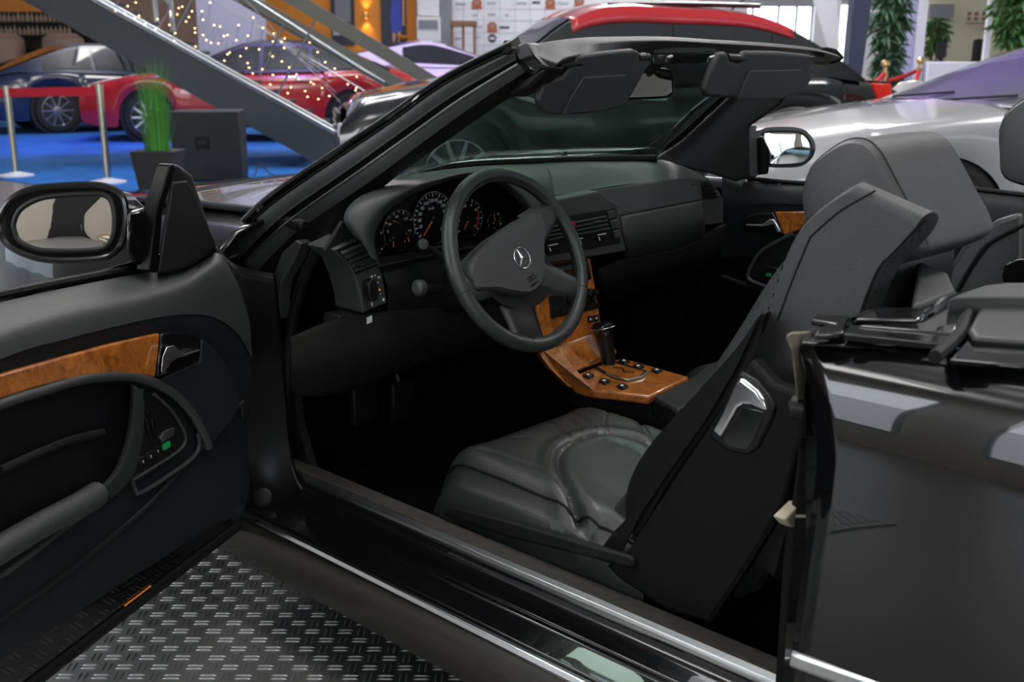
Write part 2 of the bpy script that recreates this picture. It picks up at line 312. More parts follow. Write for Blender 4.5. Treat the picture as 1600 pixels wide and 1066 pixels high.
# ---- sun visors
def visor(outline, flap, x, tilt, arm):
    base = U(*outline[0], x=x); n = nrm((-1, 0, -tilt))
    v = prism('sun_visor', [UP(*p, base, n) for p in outline], -n*.018, 'visor_vinyl', FRAME, bevel=.009, bseg=4)
    v2 = prism('mirror_flap', [UP(*p, base+n*.004, n) for p in flap], -n*.01, 'visor_vinyl', v, bevel=.002)
    for a, b in arm: tube('visor_arm', [UP(*a, base-n*.008, n), UP(*b, base-n*.008, n)], .009, 'plastic', v, seg=10)
visor([(904, 88), (950, 82), (992, 78), (1001, 82), (1000, 93), (1006, 92), (1012, 84), (1018, 85), (1019, 92), (1003, 122), (982, 160), (967, 170), (911, 179), (862, 180), (848, 175), (843, 158), (850, 133), (862, 126), (880, 121), (890, 108)],
      [(912, 121), (979, 117), (977, 124), (958, 162), (948, 173), (880, 179), (893, 152)], -.15, .25, [((872, 103), (905, 98)), ((996, 90), (1012, 90))])
visor([(1166, 80), (1220, 81), (1268, 86), (1273, 93), (1266, 110), (1274, 117), (1258, 143), (1228, 153), (1180, 156), (1128, 154), (1106, 152), (1100, 144), (1109, 115), (1118, 97), (1126, 82), (1138, 82), (1142, 95), (1158, 99), (1162, 86)],
      [(1172, 111), (1253, 109), (1235, 146), (1222, 154), (1153, 155), (1162, 134)], -.15, .2, [((1136, 90), (1164, 92)), ((1262, 92), (1284, 90))])
# ---- interior mirror
mb = U(1010, 135, y=.03); n = nrm((-.93, .25, -.22))
IM = prism('interior_mirror', [UP(*p, mb, n) for p in ((960, 152), (970, 118), (985, 110), (1035, 108), (1050, 110), (1056, 118), (1055, 145), (1050, 152), (1040, 155), (970, 158))], -n*.03, 'plastic', FRAME, bevel=.008, bseg=3)
prism('mirror_glass', [UP(*p, mb+n*.002, n) for p in ((966, 148), (985, 116), (1036, 113), (1049, 116), (1050, 144), (1040, 150), (972, 153))], -n*.003, 'mirror', IM)
tube('mirror_stem', [mb+A((.03, 0, .01)), A((-.06, .03, 1.215))], .012, 'plastic', IM)
# ---- dashboard
arc = [(590, 405), (584, 372), (602, 334), (647, 302), (692, 285), (735, 277), (775, 285), (806, 311), (823, 334)]
lip = [(579, 402), (570, 366), (590, 328), (638, 297), (690, 280), (737, 271), (780, 279), (816, 303), (838, 328)]
out = [(566, 378), (540, 346), (558, 315), (621, 292), (690, 276), (738, 267), (785, 271), (826, 287), (866, 306)]
mid = [(552, 372), (538, 342), (566, 304), (622, 283), (690, 269), (740, 262), (790, 263), (828, 269), (862, 274)]
gb = [(540, 372), (540, 338), (580, 294), (622, 274), (690, 265), (740, 260), (782, 257), (815, 255), (851, 253)]
DASH = grid('dashboard', [ux(arc, .150), ux(lip, .128), ux(out, [.16, .16, .16, .155, .15, .15, .155, .17, .208]), ux(mid, [.2, .22, .25, .26, .26, .26, .27, .28, .29]), ux(gb, [.25, .28, .33, .36, .385, .40, .41, .41, .41])], 'vinyl', CAR, nu=48, nv=28)
top_gb = [(850, 253), (900, 251), (950, 250), (1000, 249), (1040, 251), (1072, 262)]
top_md = [(860, 272), (912, 266), (962, 263), (1020, 259), (1062, 261), (1098, 274)]
seam = [(866, 305), (915, 298), (964, 290), (1010, 285), (1064, 279), (1109, 281)]
grid('top_pad', [ux(top_gb, [.41, .41, .40, .38, .34, .30]), ux(top_md, [.29, .29, .29, .28, .26, .25]), ux(seam, [.21, .205, .20, .2, .2, .215])], 'vinyl', DASH, nu=36, nv=14)
# binnacle walls, gauge panel
grid('binnacle', [ux(arc, .150), ux([(a*.97+705*.03, b*.97+345*.03) for a, b in arc], .30)], 'plastic', DASH, nu=40, nv=4)
GX = .285; GN = A((-1, 0, 0.))
prism('gauge_panel', ux([(576, 412), (572, 372), (596, 326), (647, 296), (692, 279), (735, 272), (778, 280), (812, 306), (832, 340), (760, 372), (690, 388)], GX), (.02, 0, 0), 'dial', DASH)
def gauge(c, r, marks, needle, nums=(), ring=True, rim=1.0):
    c = U(*c, x=GX-.004); g = lathe('gauge', c, (-1, 0, 0), [(r, 0), (r, .003), (r*.5, .004)], 'dial', DASH, seg=40)
    Y = A((0, -1, 0.)); Z = A((0, 0, 1.))
    if ring: tube('gauge_ring', [c+A((-.006, 0, 0))+r*(math.cos(a)*Y+math.sin(a)*Z) for a in np.linspace(0, 2*math.pi, 48, endpoint=False)], .0012, 'chrome', g, seg=6, closed=True)
    a0, a1, n = marks; vs = []; fs = []
    for i in range(n):
        a = math.radians(a0+(a1-a0)*i/(n-1)); e = math.cos(a)*Y+math.sin(a)*Z; q = A((-.0055, 0, 0)); s = -math.sin(a)*Y+math.cos(a)*Z
        w_ = .0011*(1.4 if i % 2 == 0 else .8); l = .82 if i % 2 == 0 else .88; b = len(vs)
        vs += [c+q+e*r*l-s*w_, c+q+e*r*.96-s*w_, c+q+e*r*.96+s*w_, c+q+e*r*l+s*w_]; fs.append((b, b+1, b+2, b+3))
    mesh('dial_marks', vs, fs, 'print', g, smooth=False)
    for k, (s, a) in enumerate(nums):
        a = math.radians(a); text('numeral', s, r*.19, c+A((-.0055, 0, 0))+r*.68*(math.cos(a)*Y+math.sin(a)*Z), Y, Z, 'print', g)
    for a, l, off in needle:
        a = math.radians(a); e = math.cos(a)*Y+math.sin(a)*Z; s = -math.sin(a)*Y+math.cos(a)*Z; p = c+A((-.008, off[0]*r, off[1]*r))
        w_ = max(.0016, r*.034); prism('needle', [p-s*w_, p+e*r*l-s*w_*.5, p+e*r*l+s*w_*.5, p+s*w_], (-.001, 0, 0), 'needle', g)
        lathe('needle_cap', p, (-1, 0, 0), [(r*.15, -.002), (r*.15, .004), (r*.1, .006)], 'plastic', g, seg=16)
    return g
gauge((582, 378), .030, (120, -120, 7), [])
gauge((621, 360), .0455, (150, 30, 7), [(165, .35, (.1, .42)), (-92, .42, (.42, -.32)), (-68, .42, (-.42, -.2))], [('40', 148), ('80', 100), ('120', 50), ('1/2', -8), ('R', 178), ('3', 215), ('1', -58)])
gauge((674, 341), .0595, (222, -42, 25), [(228, .80, (0, 0))], [(str(v), 222-264*v/260) for v in range(20, 261, 20)])
text('dial_print', 'km/h', .009, U(674, 341, x=GX-.010)+A((0, 0, .022)), (0, -1, 0), (0, 0, 1), 'print', DASH)
tg = gauge((729, 341), .0455, (222, -42, 15), [(236, .62, (0, 0))], [(str(v), 222-264*v/70) for v in range(10, 71, 10)])
c = U(729, 341, x=GX-.0105)
mesh('red_band', [c+A((0, -1, 0))*rr*math.cos(a)+A((0, 0, 1))*rr*math.sin(a) for a in np.radians(np.linspace(20, -40, 9)) for rr in (.036, .042)], [(2*i, 2*i+1, 2*i+3, 2*i+2) for i in range(8)], 'red_print', tg, smooth=False)
gauge((770, 346), .0235, (200, -20, 7), [(108, .7, (0, 0)), (200, .4, (0, 0))], [('12', 90), ('3', 0), ('6', 270)])
# fascia below the gauges and knee panel
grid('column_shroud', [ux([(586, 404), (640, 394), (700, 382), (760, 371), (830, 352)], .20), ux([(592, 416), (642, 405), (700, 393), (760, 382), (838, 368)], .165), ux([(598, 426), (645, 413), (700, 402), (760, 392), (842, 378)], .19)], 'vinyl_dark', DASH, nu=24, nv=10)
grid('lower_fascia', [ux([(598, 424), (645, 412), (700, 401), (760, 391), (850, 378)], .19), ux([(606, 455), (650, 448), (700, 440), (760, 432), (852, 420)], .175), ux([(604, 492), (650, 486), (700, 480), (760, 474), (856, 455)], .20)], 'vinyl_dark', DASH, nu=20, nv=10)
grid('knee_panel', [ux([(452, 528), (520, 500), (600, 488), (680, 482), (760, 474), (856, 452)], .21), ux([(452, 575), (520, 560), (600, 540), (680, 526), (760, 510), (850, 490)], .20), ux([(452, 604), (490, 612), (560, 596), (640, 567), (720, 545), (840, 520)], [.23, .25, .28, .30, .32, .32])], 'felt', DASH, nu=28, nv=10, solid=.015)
# left end of the dash: vent pod
pod_f = [(520, 390), (556, 373), (566, 378), (584, 396), (592, 410), (598, 428), (604, 464), (605, 474), (566, 490), (564, 468), (555, 435), (545, 411)]
POD = prism('vent_pod', ux(pod_f, .185), (.09, 0, 0), 'vinyl', DASH, bevel=.004)
prism('pod_end_panel', [U(a, b, y=.69) for a, b in ((507, 393), (521, 390), (546, 411), (556, 435), (566, 470), (567, 492), (531, 494), (519, 441))], (0, -.015, 0), 'vinyl_dark', POD, bevel=.003)
prism('pod_shoulder', ux([(508, 392), (536, 345), (569, 378), (556, 373), (520, 390)], .195), (.01, 0, 0), 'vinyl_dark', POD, bevel=.001)
prism('pod_foot', ux([(530, 493), (566, 490), (562, 502), (548, 516), (526, 516)], .20), (.05, 0, 0), 'vinyl_dark', POD, bevel=.003)
vo = K(500, 360, 6.664, [(170, 210), (400, 110), (500, 225), (580, 330), (590, 370), (370, 462), (340, 385), (290, 320)])
prism('vent_opening', ux(vo, .1835), (.003, 0, 0), 'dial', POD)
for a, b in (((215, 240), (425, 150)), ((255, 278), (470, 188)), ((300, 325), (510, 232)), ((330, 368), (550, 280)), ((350, 415), (575, 328))):
    a, b = K(500, 360, 6.664, [a, b]); pa, pb = U(*a, x=.180), U(*b, x=.180)
    prism('vent_slat', [pa, pb, pb+A((.0, 0, .0035)), pa+A((0, 0, .0035))], (-.006, 0, -.003), 'trim_grey', POD)
a, b = K(500, 360, 6.664, [(415, 365), (505, 330)]); prism('vent_lever', [U(*a, x=.172), U(*b, x=.172), U(b[0], b[1]-2.5, x=.172), U(a[0], a[1]-2.5, x=.172)], (-.008, 0, 0), 'trim_grey', POD, bevel=.001)
kp = K(500, 360, 6.664, [(505, 560), (530, 515), (590, 515), (605, 560), (610, 720), (590, 740), (545, 740), (515, 680)])
prism('light_switch', ux(kp, .160), (.02, 0, 0), 'plastic', POD, bevel=.003)
for (x, y), mm, r in (((620, 618), 'needle', .0026), ((628, 660), 'blue_print', .0018), ((600, 545), 'print', .0014), ((485, 515), 'print', .0020), ((538, 482), 'print', .0024), ((572, 468), 'print', .0016), ((612, 488), 'print', .0026), ((660, 722), 'print', .0032), ((538, 760), 'print', .0026), ((542, 782), 'print', .0020), ((493, 548), 'print', .0016)):
    p = K(500, 360, 6.664, [(x, y)])[0]; lathe('switch_symbol', U(*p, x=.1835 if mm == 'print' else .1575), (-1, 0, 0), [(r, 0), (r, .0008)], mm, POD, seg=10)
p = U(577, 500, x=.19); prism('brake_label', [p+A((0, a, b)) for a, b in ((.007, -.008), (-.007, -.005), (-.007, .009), (.007, .006))], (-.001, 0, 0), 'print', POD)
# right side of the dash
face = [[(964, 322), (1010, 313), (1050, 305), (1091, 296)], [(966, 339), (1010, 330), (1050, 322), (1093, 314)], [(970, 364), (1012, 355), (1052, 347), (1096, 338)], [(973, 383), (1014, 373), (1052, 365), (1097, 352)], [(974, 400), (1016, 392), (1054, 384), (1098, 366)]]
GLV = grid('glovebox_lid', [ux(face[1], .176), ux(face[2], .168), ux(face[3], .18), ux(face[4], .22)], 'vinyl', DASH, nu=16, nv=12, solid=.012)
grid('fascia_upper', [ux([(925, 298), (1000, 287), (1064, 280), (1090, 282)], .2), ux([(930, 326)]+face[0][1:], .185), ux([(936, 344)]+[(a, b-1) for a, b in face[1][1:]], .178)], 'vinyl', DASH, nu=16, nv=10, solid=.01)
VP2 = prism('vent_pod', [U(*p, x=.19) for p in ((1070, 281), (1110, 281), (1124, 300), (1131, 312), (1131, 349), (1098, 353), (1092, 314))], (.09, 0, 0), 'vinyl', DASH, bevel=.004)
prism('vent_opening', [U(*p, x=.1885) for p in ((1074, 284), (1107, 284), (1124, 309), (1094, 312))], (.003, 0, 0), 'dial', VP2)
for i in range(4):
    a, b = (1078+5*i, 289+6*i), (1111+4*i, 289+5.5*i); pa, pb = U(*a, x=.186), U(*b, x=.186); prism('vent_slat', [pa, pb, pb+A((0, 0, .003)), pa+A((0, 0, .003))], (-.005, 0, -.002), 'plastic', VP2)
grid('lower_cover', [ux([(930, 420), (985, 398), (1054, 386), (1105, 362), (1131, 349)], .22), ux([(935, 445), (985, 425), (1050, 408), (1100, 395), (1128, 380)], .24), ux([(945, 470), (1000, 449), (1050, 437), (1093, 425), (1110, 400)], .33)], 'felt', DASH, nu=20, nv=8, solid=.012)
# ---- centre vents and switches
CF = .165
prism('centre_panel', ux([(852, 316), (936, 299), (966, 320), (977, 382), (979, 393), (858, 412), (846, 360)], CF), (.05, 0, 0), 'vinyl', DASH, bevel=.004)
CP = prism('vent_bezel', ux([(846, 344), (962, 324), (970, 380), (856, 400)], CF-.004), (.006, 0, 0), 'plastic', DASH, bevel=.002)
for quad, nn in ((((896, 344), (945, 334), (951, 359), (902, 368)), 4), (((852, 352), (890, 345), (896, 369), (857, 377)), 4)):
    prism('vent_opening', ux(quad, CF-.005), (.002, 0, 0), 'dial', CP); q = [A(p, float) for p in quad]
    for i in range(nn):
        f = (i+.6)/nn; a = q[0]*(1-f)+q[3]*f; b = q[1]*(1-f)+q[2]*f; pa, pb = U(*a, x=CF-.008), U(*b, x=CF-.008); prism('vent_slat', [pa, pb, pb+A((0, 0, .0022)), pa+A((0, 0, .0022))], (-.005, 0, -.002), 'trim_grey', CP)
    m_ = (q[0]+q[1]+q[2]+q[3])/4; pa, pb = U(m_[0]+2, m_[1]-3, x=CF-.013), U(m_[0]+14, m_[1]-5, x=CF-.013); prism('vent_lever', [pa, pb, pb+A((0, 0, .004)), pa+A((0, 0, .004))], (-.006, 0, 0), 'trim_grey', CP, bevel=.001)
prism('hazard_stripe', ux([(894, 346), (898, 345), (901, 356), (897, 357)], CF-.006), (.002, 0, 0), 'red_print', CP)
for quad in (((950, 331), (961, 329), (963, 340), (952, 342)), ((954, 345), (965, 343), (967, 356), (957, 358)), ((959, 361), (968, 359), (970, 371), (961, 373))):
    b = prism('push_button', ux(quad, CF-.009), (.008, 0, 0), 'trim_grey', CP, bevel=.0015)
for quad in (((857, 386), (872, 383), (874, 391), (859, 394)), ((934, 369), (947, 367), (949, 374), (936, 377)), ((905, 375), (911, 374), (913, 382), (907, 383))):
    b = prism('slider_switch', ux(quad, CF-.009), (.006, 0, 0), 'dial', CP, bevel=.001); q = [A(p, float) for p in quad]
    a0, b0 = q[0]+A((0, -1.2)), q[1]+A((0, -1.2)); prism('switch_print', ux([a0, b0, b0+A((0, -1.4)), a0+A((0, -1.4))], CF-.006), (.001, 0, 0), 'print', b)
    a0 = q[0]+A((1.2, 1)); prism('switch_print', ux([a0, a0+A((1.2, 0)), q[3]+A((2.4, -1)), q[3]+A((1.2, -1))], CF-.0100), (.001, 0, 0), 'print', b)
text('badge_print', 'AIR BAG', .006, U(925, 388, x=CF-.0015), (0, -1, 0), (0, 0, 1), 'plastic', CP)
# ---- centre console in burl wood
def stack(px, py, off=0):   # the sloping front of the console
    f = (py-400)/150.0; return U(px, py, x=.20-.055*f-off)
CON = prism('centre_console', [stack(*p) for p in ((846, 412), (923, 402), (931, 450), (939, 502), (955, 528), (966, 553), (944, 566), (872, 541), (846, 552), (838, 500))], (.05, 0, 0), 'burl', CAR, bevel=.005)
for poly in (((852, 416), (918, 405), (921, 420), (854, 432)), ((854, 433), (914, 423), (918, 444), (858, 455))):
    prism('radio_unit', [stack(*p, .004) for p in poly], (.01, 0, 0), 'plastic', CON, bevel=.002)
for i in range(6):
    x0 = 858+i*9.2; prism('radio_button', [stack(*p, .008) for p in ((x0, 420-1.55*i), (x0+8, 418.6-1.55*i), (x0+8.6, 426-1.55*i), (x0+.6, 427.4-1.55*i))], (.006, 0, 0), 'trim_grey', CON, bevel=.001)
prism('radio_display', [stack(*p, .007) for p in ((866, 437), (893, 432), (893, 445), (872, 449))], (.006, 0, 0), 'lcd', CON)
prism('radio_knob_plate', [stack(*p, .007) for p in ((910, 409), (919, 407), (925, 436), (916, 440))], (.006, 0, 0), 'plastic_gloss', CON, bevel=.002)
prism('climate_panel', [stack(*p, .004) for p in ((858, 462), (926, 450), (935, 482), (908, 489), (862, 498))], (.01, 0, 0), 'plastic', CON, bevel=.002)
for p, r in (((918, 458), .010), ((928, 457), .009), ((924, 468), .008), ((916, 478), .007), ((930, 478), .007), ((866, 490), .011), ((878, 487), .011), ((888, 470), .01)):
    lathe('control_knob', stack(*p, .004), (-1, 0, .3), [(r, -.004), (r, .008), (r*.8, .011)], 'plastic_gloss', CON, seg=16)
for q in ((919, 495), (928, 493)):
    prism('seat_heater_switch', [stack(q[0]+a, q[1]+b, .004) for a, b in ((0, 0), (7, -2), (8, 8), (1, 10))], (.006, 0, 0), 'plastic', CON, bevel=.001)
    prism('switch_print', [stack(q[0]+a, q[1]+b, .006) for a, b in ((3, 3), (5, 2.4), (5.4, 5.5), (3.4, 6))], (.001, 0, 0), 'print', CON)
prism('red_sticker', [stack(*p, .002) for p in ((890, 516), (897, 512), (899, 519), (893, 523))], (.002, 0, 0), 'red_print', CON)
ash = [stack(872, 541, .006), stack(925, 521.5, .006), U(944, 564, x=.10), U(894, 583, x=.10)]
prism('ashtray_lid', ash, (.02, 0, -.012), 'burl', CON, bevel=.004)
prism('ashtray_handle', [ash[3]*(1-a)+ash[2]*a+(ash[0]-ash[3])*b+A((-.003, 0, .003)) for a, b in ((.55, .08), (.8, .08), (.8, .13), (.55, .13))], (.002, 0, -.001), 'steel', CON)
PZ = .478
plate = [(890, 590), (944, 566), (960, 562), (976, 560), (1077, 588.5), (1015, 619), (960, 612), (925, 609), (900, 602)]
PL = prism('gear_plate', uz(plate, PZ), (0, 0, -.022), 'burl', CON, bevel=.005)
side = [U(843, 551, x=.16), U(856, 571, x=.115), U(872, 590, x=.07), U(890, 604, x=.03)]
prism('console_flank', [stack(846, 545, .0), U(872, 541, x=.15), U(894, 583, x=.10), U(925, 609, z=PZ), U(926, 616, z=PZ-.03), U(888, 604, x=.055), U(858, 574, x=.11), U(843, 552, x=.155)], (.03, -.02, -.01), 'burl', CON, bevel=.004)
box('console_body', ((U(893, 600, z=.44)[0]-.75)/2, .04, .36), (abs(U(893, 600, z=.44)[0]+.75), .17, .20), 'vinyl_dark', CON, bevel=.02)
gz = [U(*p, z=PZ+.0015) for p in ((925, 573), (962, 565), (1014, 580), (1004, 590), (978, 596), (955, 590))]
prism('shift_gate', gz, (0, 0, -.003), 'dial', PL)
gi = [U(*p, z=PZ+.003) for p in ((934, 573), (962, 568), (1006, 580), (998, 588), (978, 592), (958, 586))]
prism('gate_inlay', gi, (0, 0, -.003), 'burl', PL)
tube('gate_trim', [U(*p, z=PZ+.003) for p in ((948, 584), (962, 590), (980, 595), (1002, 590), (1013, 581))], .0035, 'steel', PL, seg=8)
tube('gate_slot', [U(*p, z=PZ+.004) for p in ((958, 574), (972, 575), (976, 581), (992, 582))], .003, 'dial', PL, seg=6, flat=.4)
for px, py in ((919, 585), (944, 594), (972, 602), (975, 563), (997, 571), (1026, 577)):
    b = prism('console_switch', [U(px+a, py+b_, z=PZ+.006) for a, b_ in ((-9, 0), (0, -4), (10, 0), (1, 4.5))], (0, 0, -.008), 'plastic', PL, bevel=.0015)
    prism('switch_print', [U(px+a, py+b_, z=PZ+.007) for a, b_ in ((-3, 0), (0, -1.3), (3, 0), (0, 1.3))], (0, 0, -.001), 'print', b)
prism('armrest', [U(*p, z=.47) for p in ((1017, 619), (1078, 589), (1100, 570), (1160, 560), (1170, 590), (1060, 640))], (0, 0, -.05), 'vinyl_dark', CON, bevel=.01)
# gear lever
kb = U(953, 571, z=PZ); kt = U(941, 508, y=kb[1]+.005)
ax = nrm(kt-kb); GL = lathe('gear_lever', kb, ax, [(.013, 0), (.017, .02), (.020, .055), (.023, .075)], 'plastic', CAR, seg=20)
h = np.linalg.norm(kt-kb); lathe('gear_knob', kb+ax*.072, ax, [(.020, 0), (.026, .012), (.030, .022), (.029, .030), (.020, .038), (.006, .040)], 'plastic_gloss', GL, seg=24)
tube('knob_ring', [kb+ax*.096+.0303*(math.cos(a)*nrm(np.cross(ax, (1, 0, 0)))+math.sin(a)*nrm(np.cross(ax, np.cross(ax, (1, 0, 0))))) for a in np.linspace(0, 6.283, 24, endpoint=False)], .0011, 'steel', GL, seg=6, closed=True)
# ---- steering wheel
TW = math.radians(24); HUB = A((0, .436, .81)); WN = A((-math.cos(TW), 0, math.sin(TW))); WU = A((math.sin(TW), 0, math.cos(TW))); WR = A((0, -1, 0.))
def W(px, py, off=.0): p = UP(px, py, HUB+off*WN, WN)-HUB-off*WN; return A((p@WR, p@WU))
def wp(a, b, off=0): return HUB+a*WR+b*WU+off*WN
RW = .184
SW = tube('steering_wheel', upv=WN, pts=[wp(RW*math.cos(a), RW*math.sin(a)) for a in np.linspace(0, 2*math.pi, 72, endpoint=False)], r=.0155, m='leather', parent=CAR, seg=14, closed=True)
tube('rim_stitching', [wp((RW-.0145)*math.cos(a), (RW-.0145)*math.sin(a), .006) for a in np.linspace(0, 2*math.pi, 90, endpoint=False)], .0014, 'trim_grey', SW, seg=5, closed=True)
for a in (math.radians(194), math.radians(32), math.radians(-29), math.radians(-104)):
    tube('rim_joint', [wp(RW*math.cos(a), RW*math.sin(a))+.0158*(math.cos(b)*(math.cos(a)*WR+math.sin(a)*WU)+math.sin(b)*WN) for b in np.linspace(0, 6.283, 16, endpoint=False)], .0007, 'plastic', SW, seg=5, closed=True)
pad = K(720, 340, 6.661, [(860, -60), (882, -20), (890, 60), (890, 300), (895, 560), (880, 640), (845, 705), (780, 770), (680, 795), (500, 765), (350, 740), (200, 745), (150, 670), (100, 590), (95, 500), (150, 400), (350, 200), (600, 30), (740, -50)])
pc = [W(*p, .018) for p in pad]; cen = sum(pc)/len(pc)
rings = []
for sc_, of in ((1.0, -.03), (1.0, .006), (.975, .014), (.93, .018)):
    rings.append([wp(*(cen+(q-cen)*sc_), of-.0) for q in cat([A((*q, 0)) for q in pc], 72, True) for q in [q[:2]]])
loft('airbag_cover', rings, 'pad', SW)
# spokes
def spoke(name, pts, wid, z0=-.012, z1=.002, m='leather'):
    rg = []
    for (a, b, w_, o_) in pts:
        t = nrm(A(pts[-1][:2])-A(pts[0][:2])); s = A((-t[1], t[0])); p = A((a, b))
        rg.append([wp(*(p+s*w_*math.cos(th)), o_+.011*math.sin(th)) for th in np.linspace(0, 6.283, 14, endpoint=False)])
    loft(name, rg, m, SW, nv=12)
spoke('spoke', [(-.10, -.02, .045, -.006), (-.145, -.034, .036, -.004), (-.158, -.040, .027, -.004), (-.167, -.0425, .024, -.004)], 0)
spoke('spoke', [(.06, .05, .045, -.006), (.105, .073, .036, -.004), (.132, .083, .027, -.004), (.143, .089, .024, -.004)], 0)
spoke('spoke', [(.04, -.03, .05, -.012), (.085, -.052, .036, -.012), (.125, -.074, .028, -.004), (.146, -.082, .025, -.004)], 0)
spoke('spoke', [(-.02, -.05, .06, -.012), (-.03, -.10, .05, -.014), (-.036, -.14, .045, -.006), (-.040, -.168, .048, -.003)], 0, m='plastic')
loft('hub_shroud', [[wp(*(cen*.4+A((r*1.05*math.cos(a), r*.8*math.sin(a)-.025))), o_) for a in np.linspace(0, 6.283, 40, endpoint=False)] for r, o_ in ((.10, -.004), (.095, -.03), (.07, -.06))], 'plastic', SW)
# star emblem
ec = W(816, 403, .019)
er = .0225; EM = tube('star_emblem', [wp(ec[0]+er*math.cos(a), ec[1]+er*math.sin(a), .019) for a in np.linspace(0, 6.283, 40, endpoint=False)], .0011, 'chrome', SW, seg=8, closed=True)
for k in range(3):
    a = math.radians(113+120*k); e = A((math.cos(a), math.sin(a))); s = A((-e[1], e[0])); p0, p1 = ec, ec+e*er
    vs = [wp(*(p0+s*.0030+e*.0018), .0185), wp(*p1, .0185), wp(*(p0-s*.0030+e*.0018), .0185), wp(*p0, .0185), wp(*(p0), .0215), wp(*p1, .0195)]
    mesh('star_ray', vs, [(0, 1, 5, 4), (2, 4, 5, 1), (3, 0, 4), (3, 4, 2), (0, 3, 2, 1)], 'chrome', EM, smooth=False)
sp = W(830, 436, .019); tr = nrm(W(846, 426, .019)-W(827, 441, .019)); tu = A((-tr[1], tr[0]))
for s, dd in (('SRS', 0), ('AIRBAG', -.013)):
    q = sp+tu*dd+tr*.004; text('embossed_lettering', s, .019 if dd == 0 else .009, wp(*q, .0185), tr[0]*WR+tr[1]*WU, tu[0]*WR+tu[1]*WU, 'plastic', SW)
# column and stalks
tube('steering_column', [HUB-WN*.02, HUB-WN*.12, HUB-WN*.26], [.05, .055, .06], 'vinyl_dark', CAR, seg=20)
ST = tube('control_stalk', [U(690, 452, x=.09), U(668, 451, x=.085), U(660, 450, x=.085)], [.009, .010, .012], 'plastic', CAR, seg=12)
lathe('stalk_knob', U(661, 450, x=.085), U(648, 450, x=.085)-U(661, 450, x=.085), [(.010, 0), (.0165, .003), (.0165, .016), (.010, .022)], 'vinyl', ST, seg=18)
ST2 = tube('control_stalk', [U(700, 408, x=.12), U(676, 392, x=.125), U(662, 383, x=.13)], .007, 'plastic', CAR, seg=10)
lathe('stalk_knob', U(660, 382, x=.13), (-.8, .5, .2), [(.011, -.006), (.013, 0), (.011, .012), (.004, .014)], 'vinyl', ST2, seg=16)
prism('trip_display', ux([(668, 388), (690, 384), (690, 394), (670, 398)], .19), (.01, 0, 0), 'lcd', DASH, bevel=.001)
# ---- driver's seat
def smooth01(t): t = min(1, max(0, t)); return t*t*(3-2*t)
def polyd(p, line):
    L_ = np.array(line); a = L_[:-1]; ab = L_[1:]-a; f = np.clip(((p-a)*ab).sum(1)/(ab*ab).sum(1), 0, 1); return float(np.sqrt((((p-a)-f[:, None]*ab)**2).sum(1).min()))
def cushion(name, yc, parent, hw=.238, xr=-.52, xf=.045, zr=.395, zf=.452, NX=150, NY=128):
    hs = [A(q[:2]) for q in cat([U(*p, z=.425) for p in ((1030, 712), (1005, 700), (951, 691), (915, 697), (882, 712), (872, 730), (876, 751), (892, 778), (905, 792))], 30)]
    ob = [A(q[:2]) for q in cat([U(*p, z=.435) for p in ((750, 713), (800, 726), (858, 748), (915, 792), (970, 836))], 12)]
    ib = [A(q[:2]) for q in cat([U(*p, z=.45) for p in ((952, 617), (976, 632), (1000, 656), (1020, 685))], 10)]
    cr = [[A(q[:2]) for q in cat([U(*p, z=.44) for p in l], 6)] for l in (((835, 655), (865, 668), (893, 690)), ((880, 645), (915, 660), (938, 684)), ((905, 637), (930, 656)), ((790, 690), (830, 690), (866, 702)), ((955, 640), (945, 665), (952, 684)), ((905, 800), (925, 790), (950, 792)), ((912, 690), (905, 672), (890, 660)))]
    off = yc-.43; rows = []; pipe = []
    for i in range(NX+1):
        s = i/NX; x = xr+(xf-xr)*s; row = []
        for j in range(NY+1):
            v = -1+2*j/NY; hwx = hw*(1-.10*max(0, (s-.72)/.28)**2); y = yc-v*hwx
            z = zr+(zf-zr)*s+.016*math.sin(math.pi*s)
            z += .008*smooth01((abs(v)-.45)/.35)*(1-.6*s)-(.045+.03*s)*smooth01((abs(v)-.72)/.28)**2
            fr = max(0, (s-.80)/.20); z -= .085*fr**2.6
            P = A((x, y-off)); d = polyd(P, hs); z -= .010*math.exp(-(d/.0065)**2); z += .005*math.exp(-((d-.022)/.014)**2)
            d = min(polyd(P, ob), polyd(P, ib)); z -= .006*math.exp(-(d/.007)**2)
            for c_ in cr: z -= .0035*math.exp(-(polyd(P, c_)/.0035)**2)
            row.append(A((x, y, z)))
            if j == int(.055*NY) and s < .95: pipe.append(A((x, y+.003, z+.001)))
        # skirts
        a, b = row[0], row[-1]; row = [A((x, a[1]+.006, .27)), A((x, a[1]+.010, (a[2]+.27)/2)), A((x, a[1]+.006, a[2]-.012))]+row+[A((x, b[1]-.006, b[2]-.012)), A((x, b[1]-.01, (b[2]+.27)/2)), A((x, b[1]-.006, .27))]
        rows.append(row)
    last = rows[-1]; rows.append([A((p[0]+.012, p[1]*.98+yc*.02, p[2]-.03)) for p in last]); rows.append([A((p[0]+.005, p[1]*.97+yc*.03, min(p[2], .34)-.04)) for p in last]); rows.append([A((p[0]-.03, p[1]*.95+yc*.05, .27)) for p in last])
    o = grid(name, rows, 'leather', parent); tube('cushion_piping', pipe, .0026, 'leather_side', o, seg=6); return o
SEAT = cushion('driver_seat', .43, CAR)
pip = [U(*p, z=.40) for p in ((700, 745), (741, 735), (786, 751), (852, 787), (950, 850))]
box('seat_base', (-.28, .43, .265), (.62, .42, .09), 'plastic', SEAT, bevel=.02)
